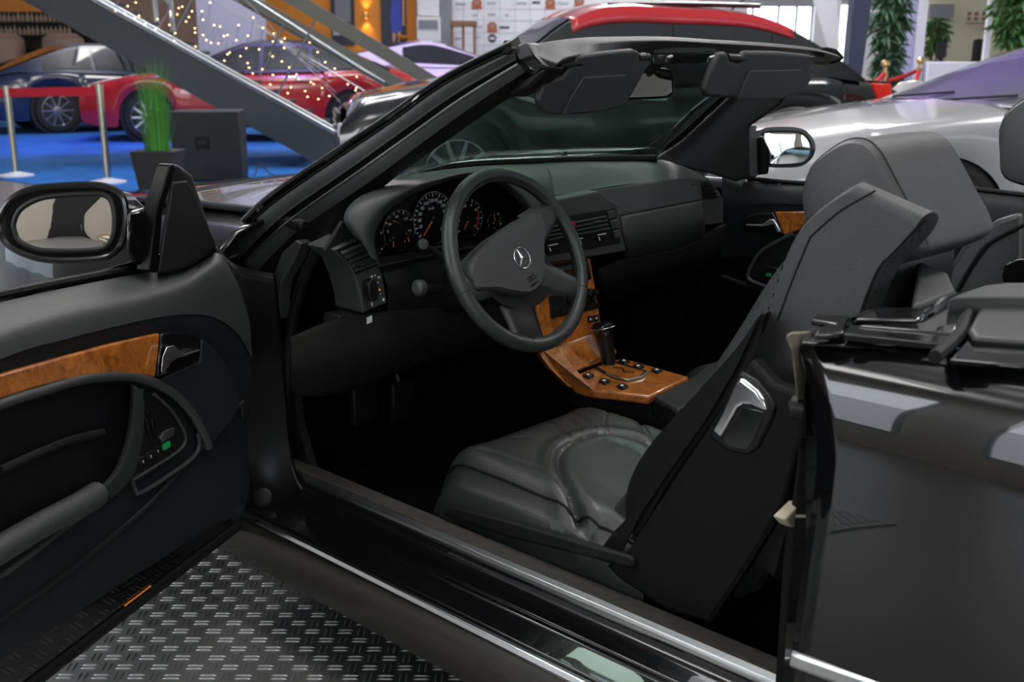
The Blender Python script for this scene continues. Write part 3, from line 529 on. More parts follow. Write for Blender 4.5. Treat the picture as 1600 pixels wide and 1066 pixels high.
prism('seat_rail_cover', [U(*p, y=.70) for p in ((692, 795), (702, 790), (800, 815), (925, 852), (985, 868), (992, 880), (985, 890), (930, 874), (800, 842), (690, 805))], (0, -.03, -.01), 'vinyl_dark', SEAT, bevel=.006)
prism('rail_slot', [U(*p, y=.7015) for p in ((886, 856), (892, 853), (930, 864), (934, 870), (926, 872), (890, 862))], (0, -.004, 0), 'dial', SEAT, bevel=.001)
# backrest: side outlines at increasing depth across the seat
fro = [(985, 845), (978, 800), (985, 755), (1020, 705), (1075, 640), (1130, 580), (1165, 530), (1192, 490), (1215, 430), (1238, 372), (1262, 340), (1312, 304), (1345, 285)]
fro_in = [(1010, 790), (1012, 760), (1050, 690), (1110, 610), (1165, 540), (1200, 480), (1228, 410), (1262, 360), (1320, 320)]
def side_ring(y, dz=0, dxr=0):
    f = [U(*p, y=.615) for p in fro]; return f
F0 = [U(*p, y=.60) for p in ((1005, 800), (1030, 740), (1090, 660), (1145, 590), (1180, 535), (1205, 480), (1225, 420), (1245, 372), (1270, 338), (1312, 304), (1345, 285))]
R0 = [U(*p, y=.60) for p in ((1215, 905), (1235, 830), (1262, 750), (1290, 680), (1318, 605), (1340, 530), (1357, 470), (1382, 412), (1405, 388), (1440, 350), (1453, 332))]
def tower(y, k, m):     # ring of the backrest at lateral position y, shrunk by k
    f = cat(F0, 24); r = cat(R0, 24)[::-1]; ring = f+r; c = sum(ring)/len(ring); return [A((c[0]+(p[0]-c[0])*k, y, c[2]+(p[2]-c[2])*k)) for p in ring]
BACK = loft('backrest', [tower(.515, .86, 0), tower(.535, .93, 0), tower(.565, .975, 0), tower(.588, .998, 0), tower(.600, .998, 0), tower(.607, .988, 0), tower(.612, .965, 0)], 'leather_grey', SEAT)
tube('backrest_seam', [p+A((.0, .012, 0)) for p in cat([U(*p, y=.60) for p in ((1221, 500), (1245, 435), (1270, 375), (1276, 366), (1320, 328), (1374, 297))], 30)], .0016, 'plastic', BACK, seg=6)
tube('backrest_piping', [p+A((.0, .010, 0)) for p in cat([U(*p, y=.60) for p in ((1340, 530), (1357, 470), (1380, 414), (1402, 391), (1452, 341))], 24)], .002, 'leather_side', BACK, seg=6)
for ln, n_ in ((((1196, 500), (1215, 440), (1236, 378), (1248, 358), (1270, 334)), 26), (((1364, 470), (1386, 418), (1408, 393), (1452, 346)), 24)):
    P = cat([U(*p, y=.612) for p in ln], n_)
    for a, b in zip(P[:-1:2], P[1::2]): tube('stitch', [a, a*.4+b*.6], .0009, 'dial', BACK, seg=5)
low = [[A((-.36, y, .34)), A((-.42, y, .46)), A((-.52, y, .62)), A((-.62, y, .78)), A((-.69, y, .90)), A((-.74, y, .955)), A((-.80, y, .955)), A((-.82, y, .88)), A((-.80, y, .70)), A((-.74, y, .50)), A((-.66, y, .34))] for y in (.235, .245, .43, .60, .61)]
for k_ in (0, 4): c_ = sum(low[k_])/len(low[k_]); low[k_] = [c_+(p-c_)*A((.93, 1, .96)) for p in low[k_]]
low[2] = [p+A((-.02 if i < 5 else 0, 0, 0)) for i, p in enumerate(low[2])]
loft('backrest_cushion', low, 'leather', SEAT, nu=44)
# soft front bolster and belt
BO = loft('side_bolster', [[U(*p, y=y) for p in ((1190, 490), (1150, 545), (1085, 618), (1020, 690), (988, 742), (977, 790), (986, 832), (1005, 822), (1050, 745), (1110, 660), (1160, 585), (1185, 535))] for y in (.60, .650, .664, .668)], 'leather_side', SEAT, nu=48)
BELT = prism('seat_belt', [U(*p, y=.676) for p in ((1190, 492), (1182, 505), (1150, 575), (1105, 652), (1040, 745), (1000, 805), (972, 862), (950, 880), (928, 872), (960, 830), (992, 798), (1035, 730), (1090, 645), (1140, 570), (1165, 525), (1178, 505))], (0, -.004, 0), 'rubber', SEAT)
prism('belt_guide', [U(*p, y=.63) for p in ((1178, 502), (1196, 488), (1188, 515), (1165, 552), (1152, 560))], (0, -.02, 0), 'plastic_gloss', SEAT, bevel=.003)
prism('seat_side_panel', [U(*p, y=.688) for p in ((1172, 560), (1208, 600), (1262, 620), (1250, 700), (1225, 790), (1165, 890), (1108, 976), (1040, 955), (965, 905), (945, 884), (975, 868), (1000, 828), (1050, 752), (1100, 678), (1145, 605))], (0, -.03, 0), 'leather_side', SEAT, bevel=.008, bseg=3)
tube('panel_seam', [U(*p, y=.689) for p in ((1212, 812), (1165, 888), (1108, 974))], .0012, 'plastic', SEAT, seg=6)
prism('buckle_anchor', [U(*p, y=.64) for p in ((975, 858), (990, 832), (1000, 838), (985, 862))], (0, -.01, 0), 'steel', SEAT)
bez = K(940, 480, 2.539, [(545, 252), (610, 290), (660, 350), (690, 400), (675, 450), (620, 560), (580, 590), (500, 575), (425, 520), (430, 495)])
HB_ = prism('backrest_handle', [U(*p, y=.694) for p in bez], (0, -.03, 0), 'plastic', SEAT, bevel=.006, bseg=3)
prism('handle_recess', [U(*p, y=.6955) for p in K(940, 480, 2.539, [(560, 395), (650, 415), (640, 450), (600, 540), (570, 570), (500, 555), (475, 525)])], (0, -.006, 0), 'plastic_gloss', HB_, bevel=.002)
prism('chrome_lever', [U(*p, y=.700) for p in K(940, 480, 2.539, [(545, 280), (562, 290), (615, 330), (645, 375), (660, 412), (640, 412), (590, 390), (558, 388), (540, 400), (470, 522), (432, 490), (470, 420), (505, 340)])], (0, -.012, 0), 'chrome', HB_, bevel=.005, bseg=3)
# headrests
HR = [(1262, 395), (1251, 340), (1249, 298), (1260, 262), (1288, 236), (1318, 219), (1345, 219), (1366, 236), (1384, 268), (1412, 322), (1440, 378), (1436, 400), (1400, 415), (1330, 420)]
def headrest(parent, dy_, dz_, dx_=0):
    f = [U(*p, y=.515)+A((dx_, 0, dz_)) for p in HR]; c_ = sum(f)/len(f)
    rg = []
    for y, k in ((.520, .80), (.515, .93), (.500, .995), (.480, 1.0), (.36, 1.02), (.255, 1.0), (.235, .98), (.222, .92), (.215, .78)): rg.append([A((c_[0]+(p[0]-c_[0])*k, y+dy_, c_[2]+(p[2]-c_[2])*k)) for p in f])
    h_ = loft('headrest', rg, 'leather_grey', parent, nu=60)
    P = cat([A((c_[0]+(p[0]-c_[0])*1.004, .497+dy_, c_[2]+(p[2]-c_[2])*1.004)) for p in f[2:12]], 30)
    tube('headrest_seam', P, .0014, 'plastic', h_, seg=6)
    for yy in (.44, .30): tube('headrest_post', [A((c_[0]-.01, yy+dy_, c_[2]-.02)), A((c_[0]-.03, yy+dy_, c_[2]-.22))], .006, 'chrome', h_, seg=8)
headrest(SEAT, 0, 0)
# ---- passenger seat
PSEAT = cushion('passenger_seat', -.40, CAR, NX=44, NY=40)
box('seat_base', (-.28, -.40, .265), (.62, .42, .09), 'plastic', PSEAT, bevel=.02)
loft('backrest', [[A((p[0]-.10, p[1]-.83, p[2])) for p in r_] for r_ in low], 'leather', PSEAT, nu=44)
headrest(PSEAT, -.82, .055, .0)
pb_ = [[U(*p, y=y) for p in ((1600, 330), (1560, 342), (1528, 362), (1505, 385), (1470, 440), (1440, 500), (1600, 520))] for y in (-.12, -.16, -.20)]
loft('side_bolster', pb_, 'leather', PSEAT, bevel=.01)
tube('bolster_piping', [U(*p, y=-.115) for p in ((1600, 352), (1570, 366), (1540, 385), (1515, 420), (1495, 455))], .004, 'leather_side', PSEAT, n=20, seg=8)
# ---- passenger door
PD = grid('passenger_door', [uy([(1128, 262), (1171, 283), (1249, 289), (1380, 291), (1480, 293), (1549, 302), (1640, 312)], -.745), uy([(1128, 282), (1171, 294), (1249, 299), (1380, 303), (1480, 307), (1549, 318), (1640, 330)], -.715),
    uy([(1128, 318), (1171, 316), (1249, 318), (1380, 325), (1480, 335), (1549, 345), (1640, 360)], -.70), uy([(1128, 350), (1165, 340), (1249, 332), (1380, 345), (1480, 352), (1549, 366), (1640, 385)], -.705),
    uy([(1120, 440), (1165, 440), (1249, 450), (1380, 470), (1480, 480), (1549, 500), (1640, 520)], -.72), uy([(1090, 520), (1165, 540), (1249, 560), (1380, 590), (1480, 600), (1549, 620), (1640, 640)], -.72)], 'vinyl_blue', CAR, nu=40, nv=40)
tube('window_seal', uy([(1169, 279), (1249, 286), (1380, 288), (1480, 291), (1549, 299), (1640, 309)], -.748), .007, 'rubber', PD, n=30, seg=8)
prism('wood_trim', uy([(1210, 331), (1255, 331), (1380, 338), (1480, 347), (1560, 356), (1640, 366), (1640, 376), (1560, 366), (1480, 358), (1380, 358), (1256, 358), (1242, 362), (1225, 368)], -.685), (0, -.012, 0), 'burl', PD, bevel=.003)
DH = prism('handle_bezel', uy([(1160, 341), (1180, 334), (1207, 332), (1224, 367), (1200, 364), (1163, 359)], -.685), (0, -.01, 0), 'plastic_gloss', PD, bevel=.003)
prism('door_handle', uy(K(1000, 180, 3.553, [(585, 606), (672, 607), (692, 598), (718, 578), (740, 580), (762, 612), (778, 646), (760, 654), (740, 608), (715, 612), (690, 620), (588, 616)]), -.679), (0, -.006, 0), 'bright_chrome', DH, bevel=.0015)
prism('armrest_pad', uy([(1240, 366), (1215, 375), (1197, 388), (1180, 405), (1170, 426), (1174, 438), (1208, 449), (1240, 455), (1300, 460), (1300, 380)], -.682), (0, -.03, 0), 'vinyl_dark', PD, bevel=.008, bseg=3)
tube('armrest_edge', uy([(1238, 366), (1197, 388), (1180, 405), (1169, 428), (1175, 440), (1208, 451)], -.680), .006, 'vinyl', PD, n=20, seg=8)
prism('switch_panel', uy(K(1000, 180, 3.553, [(650, 870), (700, 835), (765, 850), (760, 930), (640, 905)]), -.680), (0, -.004, 0), 'plastic', PD, bevel=.002)
prism('indicator_light', uy(K(1000, 180, 3.553, [(698, 876), (726, 878), (726, 896), (698, 894)]), -.677), (0, -.004, 0), 'green_led', PD)
tube('pocket_edge', uy([(1130, 433), (1160, 444), (1208, 458), (1260, 470)], -.690), .008, 'vinyl_dark', PD, n=12, seg=8)
prism('mirror_triangle', uy([(1163, 199), (1171, 196), (1173, 276), (1168, 280), (1150, 282)], -.70), (0, -.04, 0), 'trim_grey', PD, bevel=.003)
box('door_skin', (-.22, -.86, .55), (1.28, .10, .62), 'paint', PD, bevel=.03)
def dome(name, out_, n_, h_, m, parent):
    c_ = sum(out_)/len(out_); N_ = len(out_); vs = []; fs = []
    for k in (1, .85, .7, .55, .4, .25, .1): vs += [c_+(p-c_)*k+n_*h_*(1-k*k) for p in out_]
    for j in range(6):
        for i in range(N_): a, b = j*N_+i, j*N_+(i+1) % N_; fs.append((a, b, b+N_, a+N_))
    vs.append(c_+n_*h_); fs += [(6*N_+i, 6*N_+(i+1) % N_, 7*N_) for i in range(N_)]
    return mesh(name, vs, fs, m, parent)
# ---- passenger mirror
mp = U(1222, 232, y=-.93); mn = nrm((-.86, .50, .05))
go = K(1000, 180, 3.553, [(684, 108), (720, 92), (850, 92), (908, 108), (945, 158), (946, 212), (920, 250), (876, 270), (735, 276), (712, 250), (692, 180)])
ho = K(1000, 180, 3.553, [(655, 110), (680, 78), (730, 66), (850, 66), (925, 88), (968, 145), (972, 200), (945, 250), (890, 285), (800, 292), (715, 288), (680, 250), (650, 170)])
RM = loft('wing_mirror', [[UP(*p, mp+mn*.006, mn) for p in ho], [UP(*p, mp-mn*.0, mn) for p in ho], [UP(*p, mp, mn)*.86+mp*.14-mn*.07 for p in ho], [UP(*p, mp, mn)*.45+mp*.55-mn*.11 for p in ho]], 'paint', CAR, nu=48)
dome('mirror_glass', cat([UP(*p, mp+mn*.010, mn) for p in go], 36, True), mn, .0035, 'mirror', RM)
tube('glass_rim', cat([UP(*p, mp+mn*.009, mn) for p in go], 48, True), .004, 'plastic', RM, seg=8, closed=True)
loft('mirror_arm', [[U(*p, y=y) for p in ((1180, 215), (1192, 212), (1205, 240), (1200, 272), (1182, 274))] for y in (-.75, -.84, -.90)], 'paint', RM, bevel=.004)
# ---- rear quarter, deck and tonneau
ed = [(1251, 537), (1250, 546), (1254, 560), (1260, 582), (1268, 620), (1277, 690), (1276, 730), (1269, 790), (1258, 860), (1246, 950), (1236, 1020), (1226, 1090), (1215, 1160)]
prof = uy(ed, [.852, .859, .868, .876, .885, .894, .896, .898, .898, .896, .893, .888, .88]); prof = [p for p in prof if p[2] > .14]
def fsec(x):
    s = (-.872-x); out_ = []; x_ = x
    for i, p in enumerate(prof):
        x = p[0]-s; zz = p[2]+.012*min(1, s)*(1 if i < 4 else .3); yy = p[1]+.018*math.sin(min(s, 1.6)/1.6*math.pi)
        if s > 1.0 and zz < .62:      # rear wheel arch
            d = x+2.36; 
            if abs(d) < .37: zz = max(zz, .30+math.sqrt(max(0, .37**2-d*d)))
        out_.append(A((x, yy, zz)))
    t = out_[0]; x = t[0]; return cat([A((x, .70, t[2]+.014)), A((x, .79, t[2]+.013)), A((x, .83, t[2]+.010)), A((x, .845, t[2]+.005))]+out_, 64)
SHP = []
for x in np.linspace(-.872, -2.85, 30):
    f_ = fsec(x); t = f_[-1]; q_ = prof[0]+A((-(-.872-x), .018*math.sin(min(-.872-x, 1.6)/1.6*math.pi), .012*min(1, -.872-x))); SHP.append([q_+A((0, -.020, .0115)), q_+A((0, .004, -.0085)), q_+A((0, -.01, -.012)), q_+A((0, -.024, .002))])
QP = grid('rear_quarter', [fsec(x) for x in np.linspace(-.872, -2.85, 70)], 'paint', CAR, solid=.012)
loft('shoulder_strip', SHP, 'paint', QP, bevel=.0015)
prism('quarter_edge', [p for p in prof]+[p+A((0, -.05, 0)) for p in prof[::-1]], (-.03, 0, 0), 'paint', QP, bevel=.002)
LB = [(1216, 1100), (1228, 1030), (1236, 960), (1244, 870), (1252, 790), (1254, 720)]
tube('door_seal', [U(*p, x=-.868)+A((.004, -.03, 0)) for p in ((1255, 620), (1252, 700), (1243, 780), (1228, 880), (1222, 960), (1214, 1080))], .014, 'rubber', QP, n=24, seg=8)
loft('seal_gusset', [[U(*p, x=x) for p in K(1200, 440, 3.5525, [(95, 305), (130, 280), (240, 275), (235, 320), (185, 365), (185, 430), (220, 540), (240, 640), (160, 660), (150, 540), (130, 380)])] for x in (-.85, -.872)], 'beige_seal', QP, bevel=.003)
prism('striker_plate', [U(*p, x=-.845) for p in K(1180, 720, 3.081, [(80, 265), (160, 190), (215, 200), (215, 320), (110, 300)])], (-.02, 0, 0), 'ivory', QP, bevel=.003)
prism('striker_slot', [U(*p, x=-.843) for p in K(1180, 720, 3.081, [(130, 245), (165, 215), (210, 220), (200, 245)])], (-.003, 0, 0), 'dial', QP)
lathe('seal_plug', U(1262, 640, x=-.86), (1, .2, 0), [(.016, 0), (.016, .02), (.01, .024)], 'plastic', QP)
rs = cat([U(*p, y=.892) for p in ((1238, 1013), (1330, 1045), (1420, 1075), (1560, 1122))], 12)
loft('side_moulding', [[p, p+A((0, .008, -.004)), p+A((0, .008, -.022)), p+A((0, 0, -.028)), p+A((0, -.03, -.02))] for p in rs], 'steel', QP, bevel=.003)
# top deck
DZ = .885
DK = prism('top_deck', [A((-.90, .80, DZ)), A((-2.6, .80, DZ+.02)), A((-2.6, -.80, DZ+.02)), A((-1.15, -.80, DZ)), A((-1.12, .60, DZ)), A((-.92, .70, DZ))], (0, 0, -.02), 'paint', CAR, bevel=.004)
prism('quarter_top', uz([(1252, 535), (1258, 520), (1325, 522), (1420, 530), (1470, 540), (1462, 553), (1360, 541)], .878), (0, 0, -.004), 'paint', DK, bevel=.003)
prism('roof_cover_flap', uz(K(1200, 440, 3.5525, [(240, 212), (262, 182), (460, 186), (430, 240), (425, 285), (255, 292), (285, 248), (370, 232)]), .892), (0, 0, -.008), 'plastic_gloss', DK, bevel=.003)
prism('roof_cover_flap', uz(K(1200, 440, 3.5525, [(420, 290), (460, 215), (520, 165), (590, 145), (905, 140), (930, 150), (850, 218), (840, 215), (470, 200), (470, 240), (1040, 290), (1100, 145), (1170, 100), (1140, 180), (1040, 310), (985, 350)]), .893), (0, 0, -.008), 'plastic_gloss', DK, bevel=.003)
prism('roof_cover_flap', uz(K(1200, 440, 3.5525, [(480, 205), (600, 152), (895, 147), (840, 212)]), .897), (0, 0, -.008), 'paint', DK, bevel=.003)
prism('roof_cover_flap', uz(K(1200, 440, 3.5525, [(490, 240), (850, 226), (1000, 140), (1095, 135), (1040, 285)]), .896), (0, 0, -.008), 'paint', DK, bevel=.003)
tube('deck_seal', uz([(1461, 558), (1480, 542), (1500, 520), (1510, 495), (1526, 469)], .894), .008, 'rubber', DK, n=20, seg=8)
prism('tonneau_cover', uz(K(1200, 440, 3.5525, [(1110, 260), (1180, 130), (1240, 112), (1600, 108), (1600, 330), (1140, 300)]), .900), (0, 0, -.012), 'trim_grey', DK, bevel=.01, bseg=3)
prism('deck_panel', uz(K(1200, 440, 3.5525, [(1000, 430), (1110, 310), (1600, 345), (1600, 480)]), .890), (0, 0, -.006), 'paint', DK, bevel=.004)
prism('rear_shelf', uz(K(1200, 440, 3.5525, [(1000, 95), (1080, 60), (1200, 20), (1320, 5), (1600, 5), (1600, 85), (1180, 82), (1060, 85)]), .915), (0, 0, -.06), 'vinyl', DK, bevel=.02, bseg=3)
prism('shelf_pad', uz(K(1200, 440, 3.5525, [(840, -120), (1000, -50), (1045, 45), (960, 80), (870, 120), (800, 120)]), .90), (0, 0, -.08), 'vinyl', DK, bevel=.006)
prism('roof_latch', uz([(1470, 466), (1480, 463), (1466, 476), (1460, 477)], .92), (0, 0, -.01), 'steel', DK)
loft('roll_bar_grip', [[U(*p, y=y) for p in ((1566, 430), (1570, 414), (1590, 405), (1640, 402), (1640, 440), (1580, 446), (1568, 444))] for y in (.10, .04, .02)], 'plastic_gloss', DK, bevel=.004)
# ---- bonnet, front wing and front end
def fr_z(x): return .895-.035*(x-.4)-.075*max(0, x-.9)**1.5
def front_sec(x, sgn):
    zt = fr_z(x); lo = .22; d = x-1.12; nose = max(0, x-1.35)
    if abs(d) < .355: lo = max(lo, .31+math.sqrt(.355**2-d*d))
    w_ = .895-.05*max(0, x-1.2)**2-.25*nose**2
    pts = [(w_-.01, lo), (w_, lo*.5+.36) if lo < .5 else (w_, lo+.01), (w_-.002, max(.62, lo+.02)), (w_-.015, max(.72, lo+.04)), (w_-.04, zt-.075), (w_-.085, zt-.035), (w_-.16, zt-.012)]
    return [A((x, sgn*a, b)) for a, b in pts]
XS = list(np.linspace(.46, 1.72, 60))
for sg in (1, -1): WING = grid('front_wing', [front_sec(x, sg) for x in XS], 'paint', CAR, solid=.01)
grid('bonnet', [[A((x, (.895-.165-.05*max(0, x-1.2)**2-.25*max(0, x-1.35)**2)*v, fr_z(x)-.010+.022*(1-v*v))) for v in np.linspace(-1, 1, 31)] for x in np.linspace(.44, 1.72, 40)], 'paint', CAR, solid=.01)
box('scuttle_panel', (.42, 0, .875), (.14, 1.46, .03), 'plastic', CAR, bevel=.01)
loft('front_bumper', [[A((x, y, z)) for x, z in ((1.70-.22*abs(y)**3, .78), (1.80-.26*abs(y)**3, .70), (1.88-.3*abs(y)**3, .55), (1.86-.3*abs(y)**3, .30), (1.60, .22), (1.5, .5))] for y in np.linspace(-.82, .82, 17)], 'paint', CAR)
def road_wheel(name, c, r, wdt, parent, yaw=0, spokes=8, rimm='steel', seg=36, sgn=1, tyre='rubber'):
    ax = A((-math.sin(yaw), math.cos(yaw), 0))*sgn; c = A(c, float)
    t = lathe(name, c-ax*wdt/2, ax, [(r*.64, .0), (r*.9, 0), (r, wdt*.15), (r, wdt*.85), (r*.9, wdt), (r*.68, wdt), (r*.66, wdt*.8)], tyre, parent, seg=seg)
    lathe('rim', c-ax*wdt/2, ax, [(r*.2, wdt*.45), (r*.60, wdt*.35), (r*.66, wdt*.75), (r*.70, wdt*.98), (r*.66, wdt*.99), (r*.62, wdt*.72), (r*.57, wdt*.5), (r*.2, wdt*.6)], rimm, t, seg=seg)
    up = A((0, 0, 1.)); fw = np.cross(up, ax)
    for k in range(spokes):
        a = 2*math.pi*k/spokes+.3; e = math.cos(a)*up+math.sin(a)*fw; s_ = np.cross(ax, e); q = c+ax*wdt*.36
        prism('rim_spoke', [q+e*r*.10-s_*r*.06, q+e*r*.66-s_*r*.035, q+e*r*.66+s_*r*.035, q+e*r*.10+s_*r*.06], -ax*.02, rimm, t)
    lathe('hub_cap', c+ax*wdt*.33, ax, [(r*.17, 0), (r*.16, .02), (r*.05, .025)], rimm, t, seg=16); return t
for x in (1.12, -2.36):
    for sg in (1, -1): road_wheel('road_wheel', (x, sg*.765, .315), .315, .215, CAR, sgn=sg)
# ---- driver's door, swung open
DP = A((.43, .85, 0.)); DD = nrm((-.45, .893, 0)); DN = nrm((-.893, -.45, 0))
def D(px, py, off=0): return UP(px, py, DP+off*DN, DN)
def dl(lst, off):
    os_ = off if hasattr(off, '__len__') else [off]*len(lst); return [D(*p, o_) for p, o_ in zip(lst, os_)]
def dloc(s, z, off=0): return DP+DD*s+DN*off+A((0, 0, z))
# trim panel, from belt seal down
r0 = [(-330, 545), (0, 472), (120, 446), (234, 424), (290, 412), (336, 392), (350, 398), (372, 430)]
r1 = [(-330, 590), (0, 496), (110, 467), (215, 444), (280, 428), (338, 402), (362, 425), (382, 465)]
r2 = [(-330, 640), (0, 522), (105, 491), (210, 468), (280, 450), (335, 425), (366, 450), (388, 500)]
r3 = [(-330, 700), (0, 560), (100, 530), (200, 505), (275, 492), (330, 495), (368, 520), (392, 560)]
r4 = [(-330, 745), (0, 590), (100, 560), (200, 540), (280, 545), (340, 560), (375, 580), (394, 620)]
r5 = [(-330, 980), (0, 760), (100, 720), (200, 700), (290, 690), (345, 680), (376, 675), (396, 690)]
r6 = [(-330, 1160), (0, 900), (100, 850), (200, 800), (290, 770), (345, 760), (374, 762), (392, 775)]
r7 = [(-330, 1340), (0, 1085), (60, 1045), (150, 980), (230, 920), (320, 850), (356, 826), (378, 812)]
DOOR = grid('driver_door', [dl(r0, -.045), dl(r1, -.010), dl(r2, .022), dl(r3, .030), dl(r4, .020), dl(r5, .016), dl(r6, .016), dl(r7, .0)], 'vinyl_blue', CAR, nu=44, nv=64)
grid('door_top_pad', [[p+DN*.003 for p in dl(r, o_)] for r, o_ in ((r0, -.045), (r1, -.010), (r2, .022), (r3, .030))], 'vinyl', DOOR, nu=44, nv=24)
# outer skin and frame
def skin(s): return [dloc(s, z, o_) for z, o_ in ((.845, -.055), (.80, -.115), (.70, -.14), (.55, -.145), (.35, -.13), (.225, -.10))]
grid('outer_skin', [skin(s) for s in np.linspace(-.03, 1.18, 20)], 'paint', DOOR, solid=.006)
loft('door_frame', [[dloc(s, z, o_) for z, o_ in ((.83, -.05), (.80, -.11), (.55, -.138), (.24, -.095), (.215, -.06), (.215, -.005), (.26, .005), (.55, .005), (.76, .0))] for s in (-.035, .02, .6, 1.18)], 'paint', DOOR, bevel=.004)
tube('window_seal', [p+DN*-.004+A((0, 0, .004)) for p in dl([(-330, 538), (0, 466), (120, 441), (240, 418)], -.050)], .008, 'rubber', DOOR, n=20, seg=8)
tube('bottom_seal', [dloc(s, .228, -.0) for s in np.linspace(.0, 1.15, 12)], .011, 'rubber', DOOR, seg=8)
WM = K(0, 500, 3.331, [(-900, 560), (0, 285), (300, 200), (600, 120), (835, 68), (826, 170), (810, 302), (700, 284), (600, 285), (500, 288), (400, 302), (200, 350), (0, 415), (-900, 760)])
prism('wood_trim', dl(WM, .034), -DN*.012, 'burl', DOOR, bevel=.004, bseg=3)
HBZ = prism('handle_bezel', dl(K(0, 500, 3.331, [(842, 72), (900, 60), (980, 66), (1048, 98), (1048, 160), (1040, 212), (940, 262), (822, 300)]), .034), -DN*.012, 'plastic_gloss', DOOR, bevel=.004)
loft('door_handle', [[D(*p, o_) for p in K(0, 500, 3.331, [(838, 262), (846, 190), (868, 140), (905, 132), (940, 165), (962, 176), (1040, 152), (1040, 164), (965, 190), (925, 198), (890, 225), (860, 276), (842, 276)])] for o_ in (.036, .046, .050)], 'bright_chrome', HBZ, bevel=.002)
tube('arch_edge', dl(K(0, 500, 3.331, [(-900, 800), (0, 440), (200, 375), (400, 315), (560, 294), (700, 300), (820, 335), (920, 400), (1000, 490), (1060, 600), (1085, 665)]), .030), .009, 'vinyl', DOOR, n=50, seg=10)
prism('speaker_panel', dl(K(0, 500, 3.331, [(830, 312), (1045, 215), (1052, 100), (1130, 160), (1200, 270), (1245, 380), (1250, 450), (1215, 520), (1090, 665), (1062, 600), (1000, 488), (920, 398)]), .034), -DN*.01, 'vinyl_blue', DOOR, bevel=.003)
prism('pocket_back', dl(K(0, 500, 3.331, [(-600, 700), (0, 470), (200, 400), (400, 342), (620, 330), (690, 345), (690, 450), (660, 600), (600, 760), (520, 850), (220, 1000), (-600, 1400)]), .022), -DN*.006, 'dial', DOOR)
grid('pull_grip', [dl(K(0, 500, 3.331, l), o_) for l, o_ in (([(678, 335), (676, 450), (655, 600), (600, 770), (520, 868)], .024), ([(692, 338), (694, 450), (676, 600), (622, 775), (535, 880)], .055), ([(712, 350), (722, 450), (712, 600), (660, 790), (560, 905)], .048), ([(740, 370), (752, 460), (742, 620), (690, 815), (580, 930)], .030))], 'vinyl', DOOR, nu=24, nv=12)
prism('seat_switch_panel', dl(K(0, 500, 3.331, [(745, 350), (800, 385), (890, 470), (955, 580), (958, 640), (900, 700), (690, 832), (720, 650), (735, 480)]), .030), -DN*.008, 'plastic', DOOR, bevel=.004)
tube('switch_panel_edge', dl(K(0, 500, 3.331, [(690, 835), (905, 700), (962, 640), (955, 575), (890, 470), (800, 385)]), .031), .003, 'vinyl', DOOR, n=24, seg=6)
tube('pocket_rim', dl(K(0, 500, 3.331, [(690, 835), (705, 885), (745, 895), (985, 735), (1035, 660), (1030, 590)]), .028), .004, 'vinyl', DOOR, n=24, seg=6)
for quad in (((765, 455), (782, 460), (786, 490), (770, 485)), ((790, 520), (806, 512), (815, 590), (800, 585)), ((835, 615), (862, 580), (912, 560), (905, 600), (850, 640)), ((760, 520), (780, 525), (800, 610), (780, 600))):
    prism('seat_switch', dl(K(0, 500, 3.331, quad), .036), -DN*.006, 'trim_grey' if quad[0][0] == 835 else 'plastic_gloss', DOOR, bevel=.001)
prism('indicator_light', dl(K(0, 500, 3.331, [(850, 650), (885, 630), (888, 660), (855, 680)]), .036), -DN*.004, 'green_led', DOOR)
for s, (x, y) in (('1', (824, 686)), ('2', (786, 712)), ('3', (746, 738))):
    b_ = prism('memory_button', dl(K(0, 500, 3.331, [(x-20, y-18), (x+14, y-38), (x+16, y+6), (x-18, y+22)]), .034), -DN*.004, 'plastic', DOOR, bevel=.001)
    text('button_number', s, .0075, D(*K(0, 500, 3.331, [(x, y)])[0], .0352), -DD, A((0, 0, 1)), 'print', b_)
tube('armrest_roll', dl(K(0, 500, 3.331, [(-700, 1620), (0, 1195), (220, 1066), (400, 970), (510, 903)]), .050), .021, 'vinyl', DOOR, n=16, seg=14)
tube('armrest_edge', dl(K(0, 500, 3.331, [(-700, 1740), (0, 1330), (350, 1066), (530, 950), (540, 900)]), .034), .006, 'vinyl', DOOR, n=16, seg=8)
tube('map_pocket_edge', dl([(-200, 1130), (0, 968), (110, 890), (220, 800), (300, 715), (380, 628)], .026), .005, 'vinyl_dark', DOOR, n=30, seg=8)
tube('pocket_lip', dl([(0, 735), (60, 708), (110, 688), (160, 676)], .030), .007, 'vinyl_dark', DOOR, n=16, seg=8)
prism('reflector', [dloc(s, z, .004) for s, z in ((.36, .2435), (.44, .2435), (.44, .246), (.36, .246))], DN*.002, 'needle', DOOR)
# mirror triangle
MT = loft('mirror_triangle', [[D(*p, o_) for p in ((268, 258), (276, 256), (300, 275), (318, 330), (338, 388), (300, 415), (262, 428), (246, 427))] for o_ in (-.045, -.02, .0)], 'plastic', DOOR, bevel=.006)
prism('triangle_cover', dl(K(0, 240, 3.331, [(900, 150), (975, 140), (1010, 200), (1130, 480), (960, 600), (830, 620)]), .003), -DN*.006, 'vinyl_dark', MT, bevel=.004)
prism('glass_guide', dl([(234, 424), (244, 330), (266, 258), (272, 255), (276, 262), (255, 330), (247, 427)], .004), -DN*.03, 'satin_black', MT, bevel=.003)
